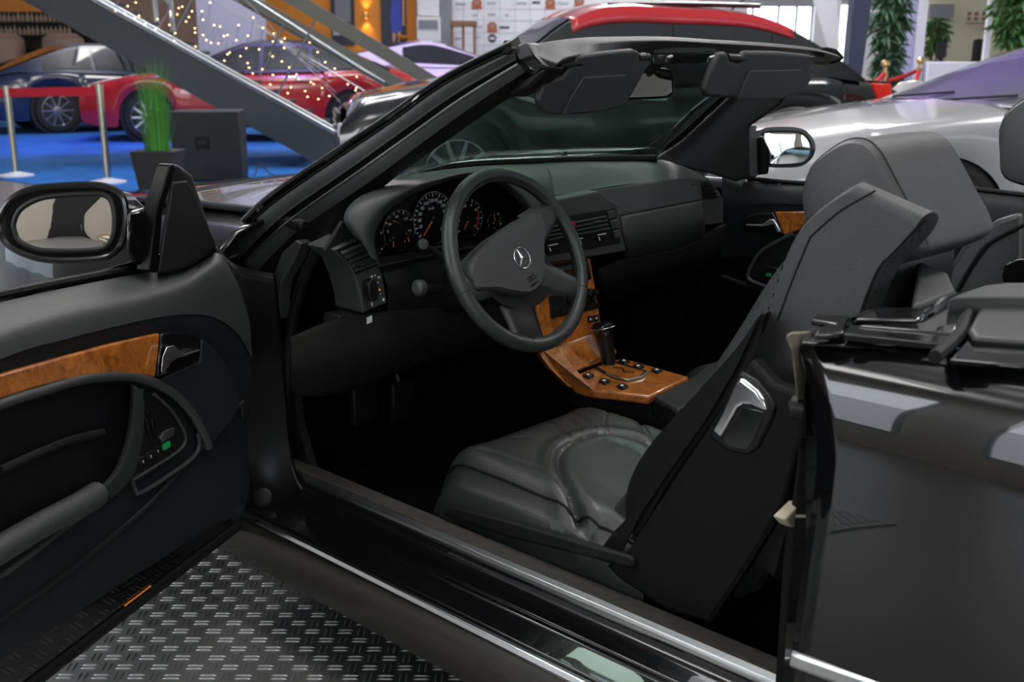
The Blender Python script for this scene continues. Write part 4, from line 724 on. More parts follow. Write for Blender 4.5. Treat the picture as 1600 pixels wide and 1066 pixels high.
# mirror
m0 = D(195, 350, -.13); mn = nrm(DD+DN*.28+A((0, 0, .10)))
go = K(0, 240, 3.331, [(75, 360), (110, 290), (200, 238), (300, 220), (450, 212), (540, 216), (582, 250), (598, 330), (592, 420), (560, 480), (500, 500), (350, 508), (200, 500), (110, 460), (80, 410)])
ho = K(0, 240, 3.331, [(0, 340), (60, 240), (170, 185), (330, 168), (500, 165), (600, 190), (645, 245), (655, 340), (640, 440), (600, 510), (520, 545), (350, 556), (200, 545), (70, 495), (10, 430)])
LM = loft('wing_mirror', [[UP(*p, m0+mn*.012, mn) for p in ho], [UP(*p, m0, mn) for p in ho], [UP(*p, m0, mn)*.9+m0*.1-mn*.07 for p in ho], [UP(*p, m0, mn)*.5+m0*.5-mn*.12 for p in ho]], 'paint', CAR, nu=60)
dome('mirror_glass', cat([UP(*p, m0+mn*.016, mn) for p in go], 48, True), mn, .004, 'mirror', LM)
tube('glass_rim', cat([UP(*p, m0+mn*.014, mn) for p in go], 56, True), .006, 'plastic', LM, seg=8, closed=True)
tube('housing_rim', cat([UP(*p, m0+mn*.010, mn) for p in ho], 60, True), .007, 'plastic_gloss', LM, seg=8, closed=True)
loft('mirror_arm', [[D(*p, o_) for p in ((200, 330), (236, 322), (246, 345), (240, 410), (215, 418), (198, 395))] for o_ in (-.02, -.08, -.13)], 'paint', LM, bevel=.008)
# ================================================================== the showroom
EH = A((math.cos(YAW), -math.sin(YAW), 0)); ER = A((-math.sin(YAW), -math.cos(YAW), 0.))
def B(px, py, d):   # the point seen at (px, py) that lies d metres ahead of the viewer
    v = ray(px, py); return CAM+v*(d/(v@EH))
def G(px, d, z=0.0):   # a point at height z, d metres ahead, in the column of px
    p = B(px, 96, d); return A((p[0], p[1], z))
def struct(o): o['kind'] = 'structure'; return o
mat('tile', (.19, .18, .17), .3, var=.12, vscale=1.2)
mat('blue_carpet', (.008, .13, .42), .9, bump=.6, bscale=120, var=.2, vscale=2)
mat('wall_white', (.62, .62, .66), .7); mat('wall_orange', (.75, .27, .035), .7, var=.06, vscale=1.5); mat('wall_beige', (.50, .46, .38), .75)
mat('ceiling', (.68, .68, .70), .8); mat('steel_paint', (.036, .043, .045), .6); mat('stair_grey', (.11, .108, .092), .55)
mat('dark_wood', (.035, .018, .014), .5); mat('tan', (.36, .24, .18), .7); mat('lilac', (.45, .45, .62), .6); mat('navy', (.03, .04, .09), .4)
mat('cream', (.62, .60, .44), .7); mat('white_gloss', (.75, .75, .8), .3); mat('grey_mid', (.22, .22, .25), .5); mat('oak', (.22, .10, .045), .5)
mat('plate_metal', (.30, .305, .30), .42, metal=.9, var=.10, vscale=4)
mat('leaf', (.07, .17, .045), .6); mat('leaf_dark', (.06, .13, .065), .6); mat('grass', (.06, .25, .03), .6); mat('planter', (.010, .010, .011), .7)
mat('red_rope', (.55, .01, .03), .7); mat('brass', (.75, .48, .25), .2, metal=1); mat('post_steel', (.62, .58, .48), .22, metal=1)
mat('cone_orange', (.9, .13, .02), .5); mat('cone_white', (.8, .8, .8), .5); mat('soft_black', (.008, .008, .0085), .7)
mat('bulb', (1, .8, .5), .4, emit=(1, .62, .28), estr=7.0); mat('daylight', (.9, .95, 1), .5, emit=(.85, .93, 1), estr=3.0); mat('daylight_dim', (.9, .95, 1), .5, emit=(.85, .93, 1), estr=.8)
mat('sconce_glow', (1, .6, .1), .5, emit=(1, .45, .05), estr=8.0); mat('skin_print', (.55, .32, .24), .6); mat('dress_print', (.04, .07, .42), .6); mat('poster_dark', (.03, .03, .05), .5)
mat('logo_red', (.40, .10, .06), .6); mat('logo_grey', (.40, .42, .52), .6); mat('logo_dark', (.06, .07, .09), .6); mat('bottle', (.32, .22, .16), .3); mat('lamp_panel', (.9, .9, .9), .5, emit=(1, .97, .92), estr=5)
# tread plate that the car stands on
PLT = struct(box('floor_tread_plate', (.50, .35, -.006), (1.40, 4.6, .012), 'plate_metal', bevel=.0))
th = math.radians(43.2); e1 = A((math.cos(th), math.sin(th), 0)); e2 = A((-math.sin(th), math.cos(th), 0))
vs, fs = [], []
def bar(c, e, L, w_=.0042, h_=.0028):
    s = A((-e[1], e[0], 0)); b = len(vs); z = A((0, 0, 1.))
    vs.extend([c-e*L/2, c-s*w_/2-e*L*.3, c-s*w_/2+e*L*.3, c+e*L/2, c+s*w_/2+e*L*.3, c+s*w_/2-e*L*.3, c-e*L*.28+z*h_, c+e*L*.28+z*h_])
    fs.extend([(b, b+1, b+6), (b+1, b+2, b+7, b+6), (b+2, b+3, b+7), (b+3, b+4, b+7), (b+4, b+5, b+6, b+7), (b+5, b, b+6)])
P_ = .036
for i in range(-60, 60):
    for j in range(-60, 60):
        c = A((.05, 1.35, 0))+e1*i*P_+e2*j*P_
        if not (-.18 < c[0] < 1.17 and .55 < c[1] < 2.6): continue
        if (i+j) % 2:
            for k in (-.5, .5): bar(c+e2*k*.012, e1, .036)
        else:
            for k in (-.5, .5): bar(c+e1*k*.012, e2, .036)
tb = mesh('tread_bars', vs, fs, 'plate_metal', PLT, smooth=False); tb['kind'] = 'stuff'
# floor, carpet, walls, ceiling
cen = G(800, 13); rz = math.atan2(EH[1], EH[0])
def wbox(name, px0, px1, d, z0, z1, dep, m, parent=None, **k):
    """upright slab facing the viewer's side of the hall between two columns at depth d."""
    a, b = G(px0, d), G(px1, d); c = (a+b)/2+EH*dep/2; c[2] = (z0+z1)/2; return box(name, c, (dep, np.linalg.norm(b-a), z1-z0), m, parent, rz=rz, **k)
def zy(py, d, px=800): return B(px, py, d)[2]
struct(box('floor', cen+A((0, 0, -.060)), (56, 60, .10), 'tile', rz=rz))
cp = [U(-260, 262, z=0), U(0, 280, z=0), U(215, 309, z=0), G(560, 11.6), G(760, 12.5), G(900, 26.5), G(-500, 26.5)]
struct(prism('floor_carpet', [A((p[0], p[1], .0)) for p in cp], (0, 0, -.012), 'blue_carpet'))
WB = 27.0
wallb = struct(wbox('wall_back', -700, 2300, WB, 0, 7, .3, 'wall_white'))
for i, (a, b, m) in enumerate(((-420, 75, 'wall_orange'), (170, 330, 'tan'), (396, 652, 'wall_orange'))):
    wbox('wall_panel', a, b, WB-.06, 0, 4.5, .05, m, wallb)
lw = struct(box('wall_left', A((0, 9.6, 3.5)), (46, .3, 7), 'wall_beige'))
for k, (x, ww_) in enumerate(((-11.5, 3.5), (-7.2, 3.5), (1.0, 2.2), (4.6, 3.2))):
    wn = struct(box(f'window_{k+1}', (x, 9.43, 2.75), (ww_, .05, 4.1), 'daylight')); area('window_daylight', (x, 9.40, 2.75), (x, 0, 2.0), ww_, 4.1, 46*ww_, (.93, .97, 1))
    for dx in (-ww_/2, 0, ww_/2): box('window_bar', (x+dx, 9.39, 2.75), (.07, .06, 4.1), 'grey_mid', wn)
    for dz in (.7, 2.75, 4.8): box('window_bar', (x, 9.385, dz), (ww_, .06, .07), 'grey_mid', wn)
dr = struct(box('door_1', (-2.45, 9.42, 2.7), (1.3, .08, 5.4), 'soft_black')); box('door_handle', (-2.95, 9.36, 1.05), (.03, .05, .3), 'steel', dr)
struct(box('wall_rear', A((-16, -8, 3.5)), (.3, 36, 7), 'wall_beige'))
for k, y in enumerate((5, 0, -5, -10)):
    wn = struct(box(f'window_{k+5}', (-15.82, y, 2.6), (.05, 4, 4), 'daylight_dim')); area('window_daylight', (-15.785, y, 2.6), (0, y, 2.0), 4, 4, 50, (.93, .97, 1))
    for dy_ in (-2, 0, 2): box('window_bar', (-15.76, y+dy_, 2.6), (.06, .08, 4), 'grey_mid', wn)
struct(box('ceiling', cen+A((0, 0, 7.05)), (64, 66, .1), 'ceiling', rz=rz))
def ceiling_lamp(loc, label, sx=1.8, sy=1.8, power=110, col=(1, .98, .95)):
    r_ = root('ceiling_lamp', loc, label, 'lamp', 'ceiling lamps over the hall'); x, y, z = loc
    box('housing', (x, y, z+.06), (sx+.1, sy+.1, .1), 'white_gloss', r_); box('diffuser', (x, y, z), (sx, sy, .02), 'lamp_panel', r_)
    area('lamp_light', (x, y, z-.03), (x, y, 0), sx, sy, power*.5, col); area('added_ceiling_fill', (x, y, z+.12), (x, y, 9), sx, sy, power*1.25, col)  # the upward area light is an added fill that brightens the ceiling
LB_ = ['the convertible', 'the space behind the convertible', 'the red-roofed SUV', 'the rear of the silver roadster', 'the staircase foot', 'the rope posts', 'the red and navy cars', 'the office counter', 'the left wall windows']
for lb_, (p, pw) in zip(LB_, (((-.6, .6, 6.0), 170), ((-5.0, 1.5, 6.0), 130), ((3.8, -3.4, 6.0), 150), ((-1.0, -7.5, 6.0), 200), ((9.5, -4.5, 6.0), 120), ((6.5, -12.0, 6.0), 260), ((15, -8.5, 6.0), 160), ((12, -16, 6.0), 260), ((3.0, 5.5, 6.0), 90))): ceiling_lamp(p, 'square white ceiling lamp hung above '+lb_, power=pw)
# things on the back wall
sh = root('wall_shelf', G(70, WB-.5), 'dark wooden bar shelf with rows of pale bottles behind the navy coupe', 'shelf')
wbox('shelf_back', -60, 165, WB-.35, .0, zy(22, WB), .05, 'dark_wood', sh)
for py in (38, 58, 78): wbox('shelf_board', -60, 165, WB-.6, zy(py, WB)-.03, zy(py, WB), .28, 'dark_wood', sh)
ORD = 'first second third fourth fifth sixth seventh eighth ninth tenth eleventh twelfth thirteenth fourteenth fifteenth sixteenth seventeenth eighteenth'.split()
for py in (38, 58):
    for k_, px in enumerate(range(-6, 118, 7)):
        p = G(px+random.uniform(-.5, .5), WB-.48, zy(py, WB)+.001); h = random.uniform(.17, .23)
        tag(lathe('bottle', p, (0, 0, 1), [(.04, 0), (.045, .02), (.045, h*.6), (.018, h*.78), (.018, h)], 'bottle', None, seg=10), f'pale brown bottle on the {"upper" if py == 38 else "lower"} dark shelf, {ORD[k_]} from the left', 'bottle', 'bottles on the bar shelf')
for px, lb in ((8, 'round pinkish tub armchair left of the other, behind the navy coupe'), (102, 'round pinkish tub armchair right of the other, behind the navy coupe')):
    p = G(px, 25.9); r_ = root('tub_chair', p, lb, 'armchair', 'tub armchairs')
    lathe('shell', p, (0, 0, 1), [(.30, .25), (.44, .32), (.5, .7), (.46, zy(60, 26)-.05), (.30, zy(55, 26)), (.20, zy(56, 26)), (.28, .6)], 'tan', r_, seg=20)
    lathe('seat', p, (0, 0, 1), [(.34, .3), (.36, .5), (.3, .55)], 'tan', r_, seg=20)
    for a in range(4): q = p+A((.26*math.cos(a*1.57+.7), .26*math.sin(a*1.57+.7), 0)); tube('leg', [q, q+A((0, 0, .32))], .02, 'soft_black', r_, seg=8)
ps = root('wall_poster', G(537, WB-.1), 'dark wall poster on the orange wall left of the lit sconce', 'poster'); wbox('sheet', 520, 556, WB-.12, zy(72, WB), 3.6, .03, 'poster_dark', ps); wbox('picture', 526, 550, WB-.14, zy(35, WB), 3.3, .02, 'grey_mid', ps); wbox('picture_detail', 522, 548, WB-.14, zy(56, WB), zy(40, WB), .02, 'lilac', ps)
ps = root('wall_poster', G(615, WB-.1), 'tall wall poster of a figure in a knee-length blue dress', 'poster'); wbox('sheet', 597, 636, WB-.12, zy(72, WB), 3.6, .03, 'poster_dark', ps)
def flat(name, pts, d, m, parent): return prism(name, [B(a, b, d) for a, b in pts], EH*.01, m, parent)
flat('dress_print', [(608, -40), (627, -40), (626, 0), (627, 30), (629, 48), (612, 52), (610, 30), (611, 5)], WB-.14, 'dress_print', ps)
for a in (613, 621): flat('leg_print', [(a, 50), (a+5, 49), (a+4, 66), (a+1, 66)], WB-.135, 'skin_print', ps)
flat('arm_print', [(628, -30), (632, -30), (632, 40), (629, 40)], WB-.135, 'skin_print', ps)
tag(lathe('orange_bowl', B(629, 62, WB-.5), (0, 0, 1), [(.02, 0), (.13, .05), (.15, .1), (.1, .09)], 'wall_orange'), 'small orange bowl lamp in front of the blue dress poster', 'lamp')
sc = root('wall_sconce', B(572, 24, WB-.1), 'small brass wall sconce throwing light up and down the orange panel', 'lamp'); c = B(572, 24, WB-.15)
lathe('body', c+A((0, 0, -.06)), (0, 0, 1), [(.045, 0), (.05, .06), (.045, .12)], 'brass', sc, seg=14); lathe('glow_disc', c+A((0, 0, .062)), (0, 0, 1), [(.03, 0), (.03, .004)], 'sconce_glow', sc, seg=12); lathe('glow_disc', c+A((0, 0, -.066)), (0, 0, 1), [(.03, 0), (.03, .004)], 'sconce_glow', sc, seg=12)
for s_ in (1, -1):
    spot('sconce_light', tuple(c+A((0, 0, .09*s_))), tuple(c+A((0, 0, s_))+EH*.12), 14, (1, .6, .2), 80, .8, .03)
ac = root('air_conditioner', G(670, WB-.6), 'white floor-standing air conditioner with grey grille beside the orange wall', 'air conditioner'); wbox('case', 652, 689, WB-.6, 0, zy(28, WB), .45, 'white_gloss', ac, bevel=.02); wbox('grille', 655, 685, WB-.62, zy(47, WB), zy(33, WB), .03, 'grey_mid', ac)
for k in range(5): wbox('grille_slat', 655, 685, WB-.64, zy(46-2.7*k, WB)-.008, zy(46-2.7*k, WB)+.008, .02, 'logo_grey', ac)
tag(wbox('wall_cabinet', 653, 688, WB-.5, zy(27, WB), 3.6, .4, 'white_gloss', bevel=.02), 'plain white box cabinet directly above the air conditioner', 'cabinet')
struct(wbox('trim_1', 689, 706, WB-.5, 0, 6.5, .4, 'grey_mid'))
tb_ = root('bar_table', G(724, 25.5), 'tall brown wooden table in front of the white logo wall', 'table')
wbox('table_top', 704, 744, 25.2, zy(41, 25.2), zy(33, 25.2), .7, 'oak', tb_, bevel=.01)
for px in (706.5, 724, 741.5): wbox('leg', px-2, px+2, 25.3, 0, zy(40, 25.2), .08, 'oak', tb_)
lg = root('logo_wall', G(770, WB-.15), 'white backdrop panel printed with rows of small badges and names', 'backdrop'); wbox('panel', 706, 1130, WB-.15, 0, 4.2, .08, 'white_gloss', lg)
for i, (px, py) in enumerate(((745, 5), (769, 42), (860, 5), (905, 3))):
    flat('badge', [(px+8*math.cos(a), py+8*math.sin(a)) for a in np.linspace(0, 6.28, 14, endpoint=False)], WB-.17, 'logo_red', lg); flat('badge_ribbon', [(px-9, py+5), (px+9, py+5), (px+7, py+9), (px-7, py+9)], WB-.18, 'logo_red', lg); flat('badge_centre', [(px+4*math.cos(a), py-1+4*math.sin(a)) for a in np.linspace(0, 6.28, 10, endpoint=False)], WB-.185, 'tan', lg)
flat('badge', [(769+7*math.cos(a), 60+7*math.sin(a)) for a in np.linspace(0, 6.28, 14, endpoint=False)], WB-.17, 'logo_dark', lg); flat('badge_centre', [(765, 58.5), (773, 58.5), (773, 61.5), (765, 61.5)], WB-.18, 'white_gloss', lg)
for px, py, w_, m in ((720, 6, 16, 'logo_grey'), (768, 5, 14, 'logo_grey'), (742, 24, 8, 'logo_grey'), (768, 23, 12, 'logo_grey'), (792, 24, 5, 'logo_grey'), (815, 5, 16, 'logo_grey'), (838, 4, 12, 'logo_dark'), (788, 43, 16, 'logo_dark'), (716, 60, 12, 'logo_grey'), (745, 58, 12, 'logo_grey'), (880, 5, 18, 'logo_grey'), (748, 42, 10, 'logo_grey')): flat('logo_print', [(px-w_/2, py-1.8), (px+w_/2, py-1.8), (px+w_/2, py+1.8), (px-w_/2, py+1.8)], WB-.17, m, lg)
for px in (724, 746, 756, 780, 804, 828, 852, 876): flat('panel_joint', [(px, -60), (px+.5, -60), (px+.5, 90), (px, 90)], WB-.168, 'logo_grey', lg)
for py in (14, 32, 51, 70): flat('panel_joint', [(706, py), (1000, py), (1000, py+.5), (706, py+.5)], WB-.168, 'logo_grey', lg)
# bright glazing behind the red-roofed car
gz_ = struct(wbox('window_9', 1165, 1268, 24.0, 0, zy(8, 24), .06, 'daylight'))
for px in (1172, 1212, 1240, 1264): wbox('window_bar', px-1.6, px+1.6, 23.95, 0, zy(8, 24), .08, 'grey_mid', gz_)
wbox('window_bar', 1165, 1268, 23.94, zy(9, 24), zy(4, 24), .08, 'grey_mid', gz_)
struct(wbox('trim_2', 1090, 1350, 23.9, zy(8, 24), 6.0, .3, 'grey_mid'))
struct(wbox('window_10', 1308, 1330, 23.8, 0, zy(7, 24), .06, 'daylight'))
struct(wbox('trim_3', 1268, 1308, 23.8, 0, 6, .2, 'wall_white')); struct(wbox('trim_4', 1322, 1346, 23.6, 0, 6, .2, 'grey_mid'))
tag(prism('leaning_banner', [B(1270, 0, 20), B(1308, -5, 20), B(1312, 75, 20), B(1294, 75, 20)], EH*.02, 'white_gloss'), 'white leaning advertising banner beyond the rear of the red-roofed car', 'banner')
tag(prism('steel_column', [B(1338, -40, 15), B(1368, -40, 15), B(1345, 130, 15), B(1322, 130, 15)], EH*.25, 'navy'), 'slanted dark blue steel column left of the tall plant', 'column')
wc = root('white_unit', G(1366, 17.5), 'tall white climate unit with slatted vent behind the leafy plant', 'climate unit'); wbox('case', 1342, 1392, 17.5, 0, zy(14, 17.5), .4, 'white_gloss', wc, bevel=.02)
for k in range(7): wbox('vent_slat', 1348, 1374, 17.47, zy(19+3*k, 17.5)-.006, zy(19+3*k, 17.5)+.006, .02, 'grey_mid', wc)
struct(wbox('wall_lilac_pier', 1390, 1436, 18.3, 0, 6, .4, 'lilac')); struct(wbox('trim_5', 1430, 1442, 18.1, 0, 6, .1, 'white_gloss'))
struct(wbox('wall_office', 1440, 2100, 21.0, 0, 6, .2, 'cream')); struct(wbox('trim_6', 1536, 1545, 18.2, 0, 6, .08, 'white_gloss'))
tag(wbox('office_counter', 1450, 1760, 18.0, 0, zy(94, 18), .5, 'white_gloss', bevel=.02), 'long white office counter behind the silver roadster', 'counter')
tag(wbox('notice_board', 1445, 1483, 20.8, zy(26, 20.8), zy(4, 20.8), .05, 'grey_mid'), 'dark grey notice board on the cream office wall', 'board')
hk = root('coat_rack', B(1518, 25, 20.8), 'small wall rack with two rows of dark hooks in the office', 'coat rack'); wbox('rail', 1503, 1534, 20.8, zy(33, 20.8)-.02, zy(33, 20.8), .05, 'oak', hk)
for px in (1508, 1519, 1531):
    for py in (19, 27): wbox('hook', px-2, px+2, 20.78, zy(py, 20.8)-.03, zy(py, 20.8)+.03, .06, 'oak', hk)
mo = root('monitor', G(1470, 18.4), 'black desk monitor on the white office counter', 'monitor'); zt = zy(94, 18)
wbox('screen', 1463, 1478, 18.25, zt+.06, zy(62, 18.2), .05, 'soft_black', mo, bevel=.01); wbox('stand', 1468, 1473, 18.3, zt, zt+.1, .05, 'soft_black', mo); wbox('foot', 1464, 1477, 18.2, zt, zt+.015, .2, 'soft_black', mo)
ch = root('office_chair', G(1530, 19.2), 'black high-backed office chair behind the white counter', 'chair'); p = G(1530, 19.2)
wbox('backrest', 1519, 1541, 19.25, .55, zy(58, 19.2), .10, 'soft_black', ch, bevel=.05); box('seat', p+A((0, 0, .5)), (.5, .5, .1), 'soft_black', ch, rz=rz, bevel=.03); tube('post', [p+A((0, 0, .05)), p+A((0, 0, .46))], .03, 'steel', ch)
for a in range(5): tube('base_arm', [p+A((0, 0, .1)), p+A((.3*math.cos(a*1.257), .3*math.sin(a*1.257), .04))], .02, 'soft_black', ch)
# plants
def leaves(name, pts, size, m, parent, droop=.4):
    vs, fs = [], []
    for p in pts:
        a = random.uniform(0, 6.283); e = nrm((math.cos(a), math.sin(a), random.uniform(-.9, .5)-droop*.3)); s = nrm(np.cross(e, (random.uniform(-.3, .3), random.uniform(-.3, .3), 1))); L = size*random.uniform(.7, 1.3); w_ = L*.16; b = len(vs)
        nz = np.cross(s, e)*L*.1; vs += [p, p+e*L*.4+s*w_+nz, p+e*L+A((0, 0, -L*.2)), p+e*L*.4-s*w_+nz]; fs += [(b, b+1, b+2), (b, b+2, b+3)]
    o = mesh(name, vs, fs, m, parent, smooth=False); o['kind'] = 'stuff'; return o
def tall_plant(name, px, d, hw, top, bot, label, m, n, cat_='plant', size=.3):
    p = G(px, d); r_ = root(name, p, label, cat_); lathe('pot', p, (0, 0, 1), [(.15, 0), (.2, .3), (.19, .31), (.16, .28)], 'planter', r_, seg=18)
    for k in range(4): tube('stem', [p+A((.05*math.cos(k*1.6), .05*math.sin(k*1.6), .28)), p+A((.10*math.cos(k*1.6), .1*math.sin(k*1.6), (top+bot)/2)), p+A((.14*math.cos(k*1.6+.5), .14*math.sin(k*1.6+.5), top-.1))], .013, 'oak', r_, seg=6, n=8)
    pts = []
    for k in range(n): z = random.uniform(bot, top); w_ = hw*(.55+.45*math.sin(math.pi*min(1, max(0, (z-bot)/(top-bot)))))*random.uniform(.2, 1); a = random.uniform(0, 6.283); pts.append(p+A((w_*math.cos(a), w_*math.sin(a), z)))
    leaves('foliage', pts, size, m, r_)
tall_plant('potted_bamboo', 1388, 16.8, .22, 2.75, .85, 'tall bushy green potted plant between the blue column and the rope posts', 'leaf_dark', 1500, size=.2)
tall_plant('potted_fern', 1459, 19.6, .16, zy(28, 19.6), zy(80, 19.6), 'small spiky green plant on the office side beside the monitor', 'leaf', 260, size=.18)
tall_plant('potted_ficus', 1580, 17.0, .32, 2.8, zy(66, 17), 'leafy green plant at the right edge above the silver roadster', 'leaf', 1200, size=.2)
# rope posts and cones
def rope_post(px, d, h, label):
    p = G(px, d); r_ = root('rope_post', p, label, 'rope post', 'brass rope posts'); lathe('base', p, (0, 0, 1), [(.16, 0), (.16, .02), (.05, .05)], 'brass', r_, seg=20); tube('pole', [p+A((0, 0, .03)), p+A((0, 0, h-.06))], .022, 'brass', r_, seg=12)
    lathe('ball', p+A((0, 0, h-.07)), (0, 0, 1), [(.02, 0), (.045, .03), (.042, .06), (.02, .08)], 'brass', r_, seg=16); lathe('collar', p+A((0, 0, h-.16)), (0, 0, 1), [(.035, 0), (.035, .05)], 'brass', r_, seg=14); return p+A((0, 0, h-.13))
q1 = rope_post(1384, 11.5, zy(95, 11.5, 1384), 'brass rope post with ball top in front of the tall plant'); q2 = rope_post(1438, 13.5, zy(91, 13.5, 1438), 'brass rope post with ball top beside the white office counter')
q3 = G(1316, 10.6, 1.0); q4 = G(1300, 14.5, .98)
def rope(a, b, sag, label):
    pts = [a*(1-f)+b*f+A((0, 0, -sag*4*f*(1-f))) for f in np.linspace(0, 1, 14)]; r_ = root('barrier_rope', (a+b)/2, label, 'rope', 'red barrier ropes'); tube('cord', pts, .025, 'red_rope', r_, seg=8)
    for p, t in ((pts[0], pts[1]), (pts[-1], pts[-2])): tube('end_cap', [p, p*.75+t*.25], .03, 'brass', r_, seg=8)
rope(q1, q2, .38, 'red rope hanging between the two brass posts'); rope(q1, B(1318, 145, 10.6), .06, 'red rope running from the nearer brass post towards the red-roofed car'); rope(q2, B(1318, 118, 15.5), .12, 'red rope running from the farther brass post behind the nearer one')
for px, lb in ((1350, 'orange and white traffic cone left of the other'), (1375, 'orange and white traffic cone right beside the nearer brass post')):
    p = G(px, 15.4 if px < 1360 else 14.0); r_ = root('traffic_cone', p, lb, 'cone', 'traffic cones'); box('base', p+A((0, 0, .02)), (.4, .4, .04), 'cone_orange', r_, rz=rz)
    R = lambda z: .155*(1-z/.98)
    for z0, z1, m in ((.04, .36, 'cone_orange'), (.36, .50, 'cone_white'), (.50, .66, 'cone_orange'), (.66, .80, 'cone_white'), (.80, .86, 'cone_orange')): lathe('cone_band', p, (0, 0, 1), [(R(z0), z0), (R(z1), z1)], m, r_, seg=18)
# stanchions with red belt
def stanchion(px, d, h, label):
    p = G(px, d); r_ = root('belt_stanchion', p, label, 'stanchion', 'steel belt stanchions'); lathe('base', p, (0, 0, 1), [(.18, 0), (.18, .015), (.06, .04), (.03, .05)], 'white_gloss', r_, seg=24); tube('pole', [p+A((0, 0, .03)), p+A((0, 0, h))], .034, 'post_steel', r_, seg=16); lathe('belt_head', p+A((0, 0, h-.09)), (0, 0, 1), [(.038, 0), (.038, .09)], 'post_steel', r_, seg=16); return p+A((0, 0, h-.07))
s1 = stanchion(152, 11.0, zy(131, 11.0, 140), 'brushed steel belt stanchion right of the navy coupe wheel'); s2 = stanchion(6, 11.6, zy(134, 11.6, 0), 'brushed steel belt stanchion at the left edge of the carpet'); s3 = s2+(s2-s1)*.8
bl = root('barrier_belt', (s1+s2)/2, 'flat red barrier belt strung between the steel stanchions', 'belt')
for a, b in ((s1, s2), (s2, s3)): prism('belt_strap', [a+A((0, 0, .045)), b+A((0, 0, .045)), b+A((0, 0, -.045)), a+A((0, 0, -.045))], EH*.004, 'red_rope', bl)
# planter with grass, loudspeaker box
p = G(236, 10.1); r_ = root('grass_planter', p, 'square black planter with tall wispy green grass on the blue carpet', 'plant')
def frus(c, a, b, h): return [[c+x*ER*a/2+y*EH*a/2 for x, y in ((-1, -1), (1, -1), (1, 1), (-1, 1))], [c+x*ER*b/2+y*EH*b/2+A((0, 0, h)) for x, y in ((-1, -1), (1, -1), (1, 1), (-1, 1))]]
loft('planter_box', frus(p, .30, .40, .40), 'planter', r_, bevel=.01)
loft('soil', frus(p+A((0, 0, .36)), .36, .36, .03), 'dark_wood', r_)
vs, fs = [], []
for k in range(420):
    a = random.uniform(0, 6.283); rr = random.uniform(0, .13); q = p+A((rr*math.cos(a), rr*math.sin(a), .38)); h = random.uniform(.35, .85); ln = random.uniform(.0, .16); dr_ = nrm((math.cos(a), math.sin(a), 0)); s = np.cross(dr_, (0, 0, 1))*.004; b = len(vs)
    for f in (0, .35, .7, 1): c = q+A((0, 0, h*f))+dr_*ln*f*f; vs += [c-s*(1-f*.9), c+s*(1-f*.9)]
    fs += [(b+2*i, b+2*i+1, b+2*i+3, b+2*i+2) for i in range(3)]
o = mesh('grass_blades', vs, fs, 'grass', r_, smooth=False); o['kind'] = 'stuff'
p = G(320, 11.35); r_ = root('speaker_box', p, 'large black stage loudspeaker box standing behind the planter', 'speaker'); box('cabinet', p+A((0, 0, .36)), (.55, .68, .70), 'soft_black', r_, rz=rz+.12, bevel=.015)
c = p-EH*.28+A((0, 0, .40)); box('handle_recess', c, (.02, .14, .11), 'dial', r_, rz=rz+.12, bevel=.005); box('handle_grip', c-EH*.012, (.02, .10, .03), 'planter', r_, rz=rz+.12, bevel=.005)
for s_ in (-1, 1):
    for t_ in (-1, 1): box('foot', p+ER*s_*.27+EH*t_*.2+A((0, 0, .008)), (.05, .05, .024), 'rubber', r_, rz=rz)
tag(tube('floor_cable', [G(372, 11.6, .012), G(385, 11.3, .02), G(398, 11.5, .15), G(412, 11.4, .06), G(440, 11.2, .012)], .008, 'soft_black', n=20, seg=6), 'thin black cable looping over the carpet beside the loudspeaker', 'cable')
# ---- staircase
STD = 12.6
st = root('staircase', G(500, STD+.8), 'dark grey steel staircase crossing the view, with chrome rails and wire balustrade', 'staircase')
def sbeam(name, tl, tr_, bl_, br, d, dep, m): return prism(name, [B(*tl, d), B(*tr_, d), B(*br, d), B(*bl_, d)], EH*dep, m, st)
sbeam('stringer', (-60, -112), (524, 212), (-60, -52), (524, 272), STD, .10, 'steel_paint')
sbeam('stringer', (300, -60), (640, 131), (300, -36), (604, 137), STD+2.2, .10, 'stair_grey')
sbeam('handrail_beam', (420, -38), (688, 124), (420, -12), (652, 125), STD+2.3, .10, 'stair_grey')
for k in range(14):
    f = k/14; a = B(60+440*f, -10+245*f, STD+.1); b_ = a+EH*2.1; prism('tread', [a-ER*.02, a+ER*.24, b_+ER*.24, b_-ER*.02], (0, 0, -.04), 'steel_paint', st)
for dy_, r_ in ((-6, .022), (-12, .014)): tube('chrome_rail', [B(-60, -112+dy_, STD-.02), B(524, 212+dy_, STD-.02)], r_, 'steel', st, seg=10)
tube('chrome_rail', [B(350, -30, STD-.02), B(600, 130, STD+.2)], .022, 'steel', st, seg=10)
tube('wire', [B(360, -5, STD), B(640, 152, STD)], .009, 'soft_black', st, seg=6); tube('wire', [B(330, 0, STD), B(600, 160, STD)], .005, 'steel', st, seg=6)
for k in range(5): tube('wire', [B(260+22*k, -40, STD-.02), B(500+8*k, 96+16*k, STD-.02)], .003, 'steel', st, seg=5)
for a, b_ in (((432, 152), (494, 28)), ((405, 120), (442, 40)), ((268, 60), (330, -60)), ((180, 12), (240, -110))): tube('baluster', [B(*a, STD-.02), B(*b_, STD-.02)], .012, 'steel', st, seg=8)
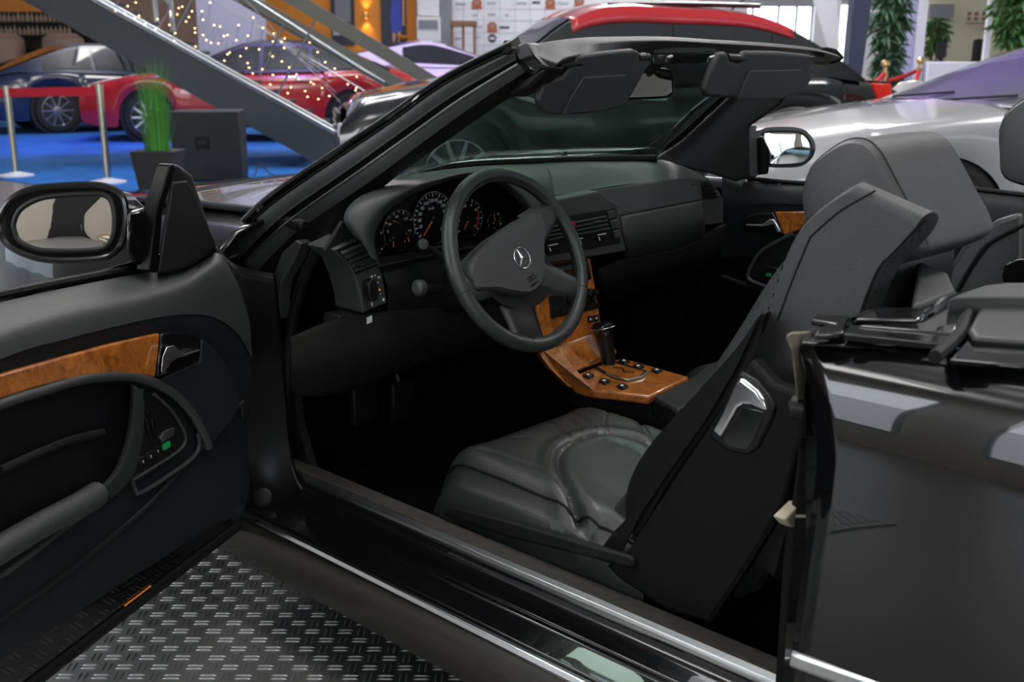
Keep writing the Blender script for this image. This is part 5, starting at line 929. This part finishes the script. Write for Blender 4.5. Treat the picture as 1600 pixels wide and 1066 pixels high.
# fairy lights on the balustrade
fl = root('fairy_lights', B(380, 90, STD-.1), 'string of small warm fairy lights hung along the staircase rail', 'string lights')
pts = K(220, 0, 6.663, [(45, 250), (152, 305), (174, 200), (298, 260), (348, 425), (395, 85), (430, 70), (532, 118), (500, 178), (472, 225), (380, 150), (562, 295), (565, 340), (570, 485), (358, 345), (722, 28), (638, 118), (648, 205), (825, 277), (763, 262), (865, 375), (902, 365), (648, 365), (682, 417), (730, 445), (808, 453), (1018, 262), (1172, 183), (1115, 372), (995, 420), (1098, 503), (1232, 515), (925, 547), (902, 566), (870, 631), (1037, 585), (1112, 657), (1128, 705), (1165, 766), (1265, 722), (1375, 780), (1347, 880), (1272, 290), (1385, 350), (1497, 400), (1375, 432), (1465, 437), (1493, 500), (1373, 588), (1468, 640), (1545, 703), (1562, 910), (1530, 970)])
pts += K(460, 0, 6.663, [(242, 543), (22, 775), (45, 820), (170, 856), (200, 876), (288, 915), (555, 878), (420, 715), (650, 800), (112, 948), (138, 1008), (250, 1033), (363, 1000), (637, 940), (320, 648), (158, 443), (645, 915)])
pts += K(0, 0, 6.663, [(1413, 27), (1330, 65), (1203, 113), (1297, 140), (1448, 165), (1403, 190), (1510, 252)])
base = lathe('bulb', (0, 0, 0), (0, 0, 1), [(.005, -.006), (.0085, 0), (.005, .006)], 'bulb', None, seg=8); bme = base.data; bpy.data.objects.remove(base)
wires = []
for px, py in pts:
    q = B(px, py, STD-.10); o = bpy.data.objects.new('bulb', bme); COL.objects.link(o); o.parent = fl; o.matrix_parent_inverse = PINV[fl.name]; o.location = q; wires.append(q)
order = sorted(range(len(pts)), key=lambda i: pts[i][0]+.2*pts[i][1])
for a, b_ in zip(order[:-1], order[1:]): tube('light_wire', [wires[a]+EH*.012, (wires[a]+wires[b_])/2+EH*.012+A((0, 0, -.02)), wires[b_]+EH*.012], .0015, 'soft_black', fl, seg=4)
# pillar, truss
struct(wbox('pillar', 312, 402, 21.0, 0, 6.9, .9, 'lilac'))
tr = root('lighting_truss', G(262, 19.0), 'upright silver box truss with criss-cross bracing left of the white pillar', 'truss')
cs = [G(247, 19), G(275, 19), G(251, 19.3), G(271, 19.3)]
for c in cs: tube('chord', [c, c+A((0, 0, 5))], .025, 'steel', tr, seg=8)
for k in range(12):
    z = .2+k*.38
    for a, b_ in ((0, 1), (2, 3), (0, 2), (1, 3)):
        if k % 2: a, b_ = b_, a
        tube('brace', [cs[a]+A((0, 0, z)), cs[b_]+A((0, 0, z+.36))], .012, 'steel', tr, seg=6)
# ================================================================== other cars in the hall
def carpaint(name, col, rough=.2): return mat(name, col, rough, coat=1, coatr=.03)
mat('car_glass', (.012, .015, .018), .04, coat=1); mat('tyre', (.008, .008, .008), .7); mat('alloy', (.55, .56, .62), .25, metal=.9); mat('tail_red', (.6, .02, .01), .2, emit=(1, .05, .02), estr=.05); mat('lens', (.6, .65, .7), .1, coat=1); mat('grille_black', (.008, .008, .008), .4)
def car(name, label, pos, yaw, P, paint, roofpaint=None, group='cars on show behind the convertible', scale=1.0):
    L = P['L']; Wd = P['W']/2; zb = P.get('zb', .2); xf, xr = P['xf'], P['xr']; R = P['R']; ar = R+.05
    c_, s_ = math.cos(yaw), math.sin(yaw)
    def w(p): return A((pos[0]+scale*(p[0]*c_-p[1]*s_), pos[1]+scale*(p[0]*s_+p[1]*c_), scale*p[2]+pos[2]))
    r_ = root(name, pos, label, 'car', group); hx = [q[0] for q in P['top']]; hz = [q[1] for q in P['top']]
    def ztop(x): return float(np.interp(x, hx, hz))
    def wid(x): e = abs(x)/(L/2); return Wd*(1-.16*max(0, (e-.62)/.38)**2.2)
    xs = sorted(set(list(np.linspace(-L/2, L/2, 64))+[xf+ar*math.cos(a) for a in np.linspace(0, math.pi, 15)]+[xr+ar*math.cos(a) for a in np.linspace(0, math.pi, 15)]))
    for sg in (1, -1):
        rows = []
        for x in xs:
            lo = zb+.05*max(0, (abs(x)/(L/2)-.85)/.15)
            for xc in (xf, xr):
                if abs(x-xc) < ar: lo = max(lo, R+math.sqrt(ar*ar-(x-xc)**2))
            zt = max(ztop(x), lo+.02); h = zt-lo; ww = wid(x); end = max(0, (abs(x)/(L/2)-.93)/.07)
            rows.append([w((x-math.copysign(.05*k_*end, x), sg*yv, lo+h*f)) for yv, f, k_ in ((ww-.03, 0, .5), (ww, .25, 0), (ww+.005, .55, 0), (ww-.01, .78, 0), (ww-.05, .92, .6), (ww-.13, .985, 1.2), (ww*.6, 1.0+.02/h, 1.4), (0, 1.0+.03/h, 1.4))])
        grid('body_side', rows, paint, r_, flip=sg < 0)
    # ends
    for e in (1, -1):
        x = e*L/2; zt = ztop(x); vs = [w((x, y_, z_)) for z_ in np.linspace(zb+.05, zt+.02, 6) for y_ in np.linspace(-wid(x)+.02, wid(x)-.02, 9)]
        mesh('front_panel' if e > 0 else 'rear_panel', vs, [(9*j+i, 9*j+i+1, 9*j+i+10, 9*j+i+9) for j in range(5) for i in range(8)], paint, r_)
    ub = prism('underbody', [w(p) for p in ((L/2-.1, Wd-.12, zb+.04), (L/2-.1, -Wd+.12, zb+.04), (-L/2+.1, -Wd+.12, zb+.04), (-L/2+.1, Wd-.12, zb+.04))], (0, 0, -.03), 'soft_black', r_)
    for xc in (xf, xr):
        for sg in (1, -1):
            q = w((xc, sg*(Wd-.14), R)); ax = A((-s_, c_, 0))*sg; lathe('wheel_well', w((xc, sg*(Wd-.36), R)), ax, [(.02, 0), (ar*scale-.005, 0), (ar*scale-.005, .30*scale)], 'soft_black', r_, seg=28)
            road_wheel('wheel', q, R*scale, .23*scale, r_, yaw=yaw, spokes=P.get('spokes', 10), rimm='alloy', sgn=sg, seg=28, tyre='tyre')
    # cabin
    xa, xb, xc_, xd = P['cab']; zr = P['H']; wr = P.get('wr', Wd*.66); xm = (xb+xc_)/2
    cx = [xa, xb, xm, xc_, xd]; cz = [ztop(xa)+.01, zr-P.get('df', .05), zr, zr-P.get('dr', .06), ztop(xd)+.01]
    ctop = cat([A((a, b, 0)) for a, b in zip(cx, cz)], 60)
    def zc(x): return float(np.interp(-x, [-q[0] for q in ctop], [q[1] for q in ctop]))
    def S(x, t, off=0, sg=1):
        b0 = ztop(x)-.02; zt = zc(x); hh = max(0, (zt-b0)/(zr-b0)); wb_ = wid(x)-.07; wt = wb_+(wr-wb_)*hh
        if t <= 1: y_, z_ = wb_+(wt-wb_)*t, b0+(zt-.045*hh-b0)*t; n_ = (0, .8, .5)
        else: f = t-1; y_, z_ = wt*(1-f), zt-.045*hh+(.045*hh)*math.sin(min(1, f*1.6)*math.pi/2); n_ = (0, .1, 1) if xb > x > xc_ else ((.6, 0, .8) if x >= xb else (-.6, 0, .8))
        return w((x+off*n_[0], sg*(y_+off*n_[1]), z_+off*n_[2]))
    rp = roofpaint or paint
    ts = [0, .25, .5, .75, .9, 1, 1.1, 1.3, 1.6, 2]
    for sg in (1, -1):
        grid('cabin_side', [[S(x, t, 0, sg) for t in ts] for x in np.linspace(xa, xd, 50)], P.get('cabm', paint), r_, flip=sg > 0)
        if not P.get('open'):
            if roofpaint: grid('roof', [[S(x, t, .012, sg) for t in (.80, .9, 1, 1.1, 1.3, 1.6, 2)] for x in np.linspace(xb+.12, xc_-.14, 36)], rp, r_, flip=sg > 0, solid=.01)
        for x0, x1 in P['win']:
            rr = []
            for x in np.linspace(x0, x1, 14):
                rr.append([S(x, t, .008, sg) for t in np.linspace(.14, .78 if roofpaint else .88, 6)])
            grid('side_window', rr, P.get('glassm', 'car_glass'), r_, flip=sg > 0)
    for nm, x0, x1 in (('windscreen', xa-.03, xb+.03), ('rear_window', xc_-.05, xd+.08)):
        grid(nm, [[S(x, 2-abs(f)*.88, .010, 1 if f >= 0 else -1) for f in np.linspace(-1, 1, 13)] for x in np.linspace(x0, x1, 10)], P.get('glassm', 'car_glass'), r_)
    # lamps, grille, mirrors, handles
    for sg in (1, -1):
        def endp(e, y_, z_, off=.01): return w((e*(L/2+off), y_, z_))
        zf = ztop(L/2); zz = zf-.12; ww = wid(L/2)-.1
        prism('headlamp', [endp(1, sg*ww, zz+.07), endp(1, sg*(ww-.38), zz+.03), endp(1, sg*(ww-.36), zz-.06), endp(1, sg*ww, zz-.03)], A((-c_, -s_, 0))*.05, 'lens', r_, bevel=.01)
        zz = ztop(-L/2)-.12; prism('tail_lamp', [endp(-1, sg*(ww+.05), zz+.07), endp(-1, sg*(ww-.38), zz+.07), endp(-1, sg*(ww-.36), zz-.07), endp(-1, sg*(ww+.05), zz-.05)], A((c_, s_, 0))*.05, 'tail_red', r_, bevel=.01)
        xm_ = xa-.25; q = [w((xm_+a, sg*(Wd+b), ztop(xm_)+c)) for a, b, c in ((.05, -.06, .02), (.1, .02, .05), (.09, .16, .06), (.02, .17, .12), (-.02, .02, .13), (-.02, -.05, .08))]
        prism('wing_mirror', q, w((-.07, 0, 0))-w((0, 0, 0)), rp if P.get('mirroof') else paint, r_, bevel=.02)
        for xh in P.get('handles', []): prism('door_handle', [w((xh+a, sg*(wid(xh)+.005), ztop(xh)-.14+b)) for a, b in ((0, 0), (.2, .005), (.2, .03), (0, .025))], w((0, sg*.02, 0))-w((0, 0, 0)), 'steel', r_, bevel=.005)
    g0, g1 = P.get('grille', (.38, .62)); wg = P.get('gw', .42)
    prism('grille', [w((L/2+.012, a*wg, g0 if b < 0 else g1)) for a, b in ((-.85, -1), (.85, -1), (1, 1), (-1, 1))], A((-c_, -s_, 0))*.04, 'grille_black', r_, bevel=.012)
    for k in range(3): z_ = g0+(g1-g0)*(k+.5)/3; prism('grille_bar', [w((L/2+.02, a*wg*.85, z_+b)) for a, b in ((-1, -.008), (1, -.008), (1, .008), (-1, .008))], A((-c_, -s_, 0))*.02, 'steel', r_)
    prism('bumper_intake', [w((L/2+.005, a*Wd*.75, z_)) for a, z_ in ((-1, zb+.03), (1, zb+.03), (.9, g0-.06), (-.9, g0-.06))], A((-c_, -s_, 0))*.05, 'grille_black', r_, bevel=.01)
    for sg in (1, -1): prism('sill_trim', [w((x, sg*(Wd-.01), zb+b)) for x, b in ((xf-ar-.05, .0), (xr+ar+.05, .0), (xr+ar+.05, .07), (xf-ar-.05, .07))], w((0, sg*.02, 0))-w((0, 0, 0)), P.get('sillm', 'grille_black'), r_, bevel=.005)
    return r_, w, S, ztop, wid
COUPE = dict(L=4.75, W=1.9, H=1.38, xf=1.45, xr=-1.35, R=.35, top=[(-2.4, .86), (-1.9, .95), (-1.2, .95), (0, .90), (.8, .93), (1.6, .86), (2.2, .74), (2.4, .62)], cab=(.55, -.2, -1.15, -2.2), win=[(.1, -.7), (-.75, -1.5)], handles=[-.35], df=.06, dr=.07)
BMW = dict(L=4.65, W=1.82, H=1.36, xf=1.4, xr=-1.35, R=.33, top=[(-2.35, .88), (-1.8, .98), (0, .93), (.9, .96), (1.7, .86), (2.2, .76), (2.35, .62)], cab=(.95, .15, -.85, -1.85), win=[(.55, -.1), (-.16, -.75), (-.8, -1.35)], handles=[-.1, -.8], cabm='grille_black')
SUV = dict(L=4.37, W=1.96, H=1.62, xf=1.32, xr=-1.34, R=.37, zb=.26, top=[(-2.19, 1.02), (-1.6, 1.10), (0, 1.02), (.9, 1.06), (1.5, 1.0), (2.0, .90), (2.19, .78)], cab=(1.0, .30, -1.22, -1.98), win=[(.48, -.28), (-.38, -1.10), (-1.18, -1.5)], handles=[-.28, -1.1], wr=.72, grille=(.62, .80), gw=.5, df=.04, dr=.10, spokes=10)
SPORT = dict(L=4.5, W=1.94, H=1.22, xf=1.3, xr=-1.3, R=.34, top=[(-2.25, .82), (-1.5, .92), (0, .84), (.8, .84), (1.5, .78), (2.25, .5)], cab=(1.05, .15, -.45, -1.7), win=[(.6, -.45)], df=.05, dr=.05, spokes=5, handles=[-.3])
ROAD = dict(L=4.5, W=1.82, H=1.30, xf=1.15, xr=-1.36, R=.32, top=[(-2.25, .84), (-1.2, .90), (0, .89), (.8, .92), (1.3, .86), (1.9, .77), (2.25, .62)], cab=(.75, .05, -.55, -1.25), win=[(.35, -.55)], handles=[-.4], df=.05, dr=.06, glassm='tinted_glass')
glass('tinted_glass', (.55, .57, .62), .8)
carpaint('navy_paint', (.012, .02, .06)); carpaint('red_paint', (.42, .012, .015)); carpaint('black_green', (.006, .008, .008)); carpaint('suv_red', (.40, .012, .02)); carpaint('pearl', (.55, .54, .62)); carpaint('yellow_paint', (.75, .42, .01)); carpaint('silver_paint', (.26, .265, .28), .35); carpaint('gold_paint', (.28, .17, .07), .3); carpaint('light_blue', (.20, .42, .55))
h = math.radians(53.7)
suv = car('compact_suv', 'dark compact SUV with a contrasting red roof, seen through and above the windscreen', A((4.46, -5.36, 0)), h, SUV, 'black_green', 'suv_red', scale=1.02)
w_ = suv[1]; r_ = suv[0]
for sg in (1, -1): prism('fender_vent', [w_((a, sg*.985, b)) for a, b in ((.70, .86), (.92, .93), (.95, .98), (.74, .91))], w_((0, sg*.02, 0))-w_((0, 0, 0)), 'steel', r_, bevel=.006)
for sg in (1, -1): grid('arch_trim', [[w_((xc+(.42+dr)*math.cos(a), sg*.985, .37+(.42+dr)*math.sin(a))) for a in np.linspace(0, math.pi, 20)] for xc in (SUV['xf'],) for dr in (0, .06)], 'grille_black', r_, solid=.02); grid('arch_trim', [[w_((SUV['xr']+(.42+dr)*math.cos(a), sg*.985, .37+(.42+dr)*math.sin(a))) for a in np.linspace(0, math.pi, 20)] for dr in (0, .06)], 'grille_black', r_, solid=.02)
for sg in (1, -1): tube('roof_rail', [w_((x, sg*.60, 1.60+.02*math.sin((x+1.6)/1.9*3.14))) for x in np.linspace(-1.15, .1, 10)], .02, 'black_green', r_, seg=8)
for sg in (1, -1): prism('tail_lamp', [w_((a, sg*.955, b)) for a, b in ((-1.95, 1.03), (-2.12, 1.02), (-2.14, .86), (-2.02, .90))], w_((0, sg*.04, 0))-w_((0, 0, 0)), 'tail_red', r_, bevel=.01)
tube('antenna', [w_((-1.1, .1, 1.60)), w_((-1.25, .1, 1.72))], .008, 'soft_black', r_, seg=6)
sc_ = (1.18+.0, -4.7, 0); hs_ = math.radians(49); cpos = A((1.18, -4.7, 0))-.75*A((math.cos(hs_), math.sin(hs_), 0))
silver = car('silver_roadster', 'silver roadster with a long bonnet on the passenger side of the convertible', cpos, hs_, ROAD, 'silver_paint', scale=1.05)
for x0, y0, x1, y1 in ((.80, .1, .50, .62), (.80, -.55, .5, -.05)): tube('wiper', [silver[1]((x0, y0, .945)), silver[1]((x1+.16, y1, .985))], .008, 'soft_black', silver[0], seg=6)
yl = math.atan2(-ER[1], -ER[0])     # heading to the viewer's left
car('red_hatchback', 'red car with a dark roof behind the staircase, nose to the left', G(408, 17.6), yl+.05, BMW, 'red_paint', scale=1.12)
ny = yl+math.pi+.62; nt_ = G(80, 18.6); npos = nt_-1.08*A((-1.35*math.cos(ny)+.81*math.sin(ny), -1.35*math.sin(ny)-.81*math.cos(ny), 0))
car('navy_coupe', 'navy blue coupe with silver wheels at the far left, nose to the right', npos, ny, COUPE, 'navy_paint', scale=1.08)
car('yellow_sports_car', 'yellow sports car mostly hidden behind the navy coupe and staircase', G(312, 24.9), yl+.05, SPORT, 'yellow_paint', scale=1.06)
car('white_sports_car', 'pearl white sports coupe in front of the logo wall', G(676, 22.4), yl+math.pi+.10, SPORT, 'pearl', scale=1.33)
car('gold_saloon', 'gold-brown saloon car reflected in the driver-side wing mirror', A((-4.6, 6.6, 0)), math.radians(-20), BMW, 'gold_paint', group='cars behind the photographer')
car('light_blue_car', 'light blue car reflected in the passenger-side wing mirror', A((-12.5, -2.2, 0)), math.radians(100), BMW, 'light_blue', group='cars behind the photographer')
# coloured stage lamps over the carpet
SL_ = iter(['the navy coupe', 'the red car', 'the white sports car', 'the bonnet of the red-roofed SUV', 'the windscreen of the silver roadster', 'the office pier', 'the grass planter'])
for p, a, pw, cl in ((G(60, 15, 5.6), G(70, 16), 900, (.25, .15, 1)), (G(330, 15, 5.6), G(380, 17), 500, (.35, .3, 1)), (G(690, 17, 5.6), G(680, 21), 900, (.55, .2, 1)), (G(620, 6.5, 5.6), G(610, 9.6), 260, (.55, .2, 1)), (G(1500, 8.6, 5.6), silver[1]((.42, -.1, 1.1)), 2200, (.42, .07, 1)), (G(1450, 14, 5.6), G(1430, 17), 500, (.5, .5, 1)), (G(250, 12, 5.6), G(250, 11), 300, (.1, .3, 1))):
    r_ = root('stage_lamp', p, 'small black ceiling spotlight aimed at '+next(SL_), 'lamp', 'stage spotlights'); ax = nrm(a-p); lathe('lamp_can', p-ax*.14, ax, [(.06, 0), (.09, .05), (.09, .24), (.08, .245), (.07, .1)], 'soft_black', r_, seg=16); tube('hanger', [p, A((p[0], p[1], 7.0))], .02, 'soft_black', r_, seg=6)
    spot('stage_light', tuple(p+ax*.12), tuple(a), pw, cl, 17 if cl[1] < .09 else 26 if pw == 260 else 52, .7, .08)
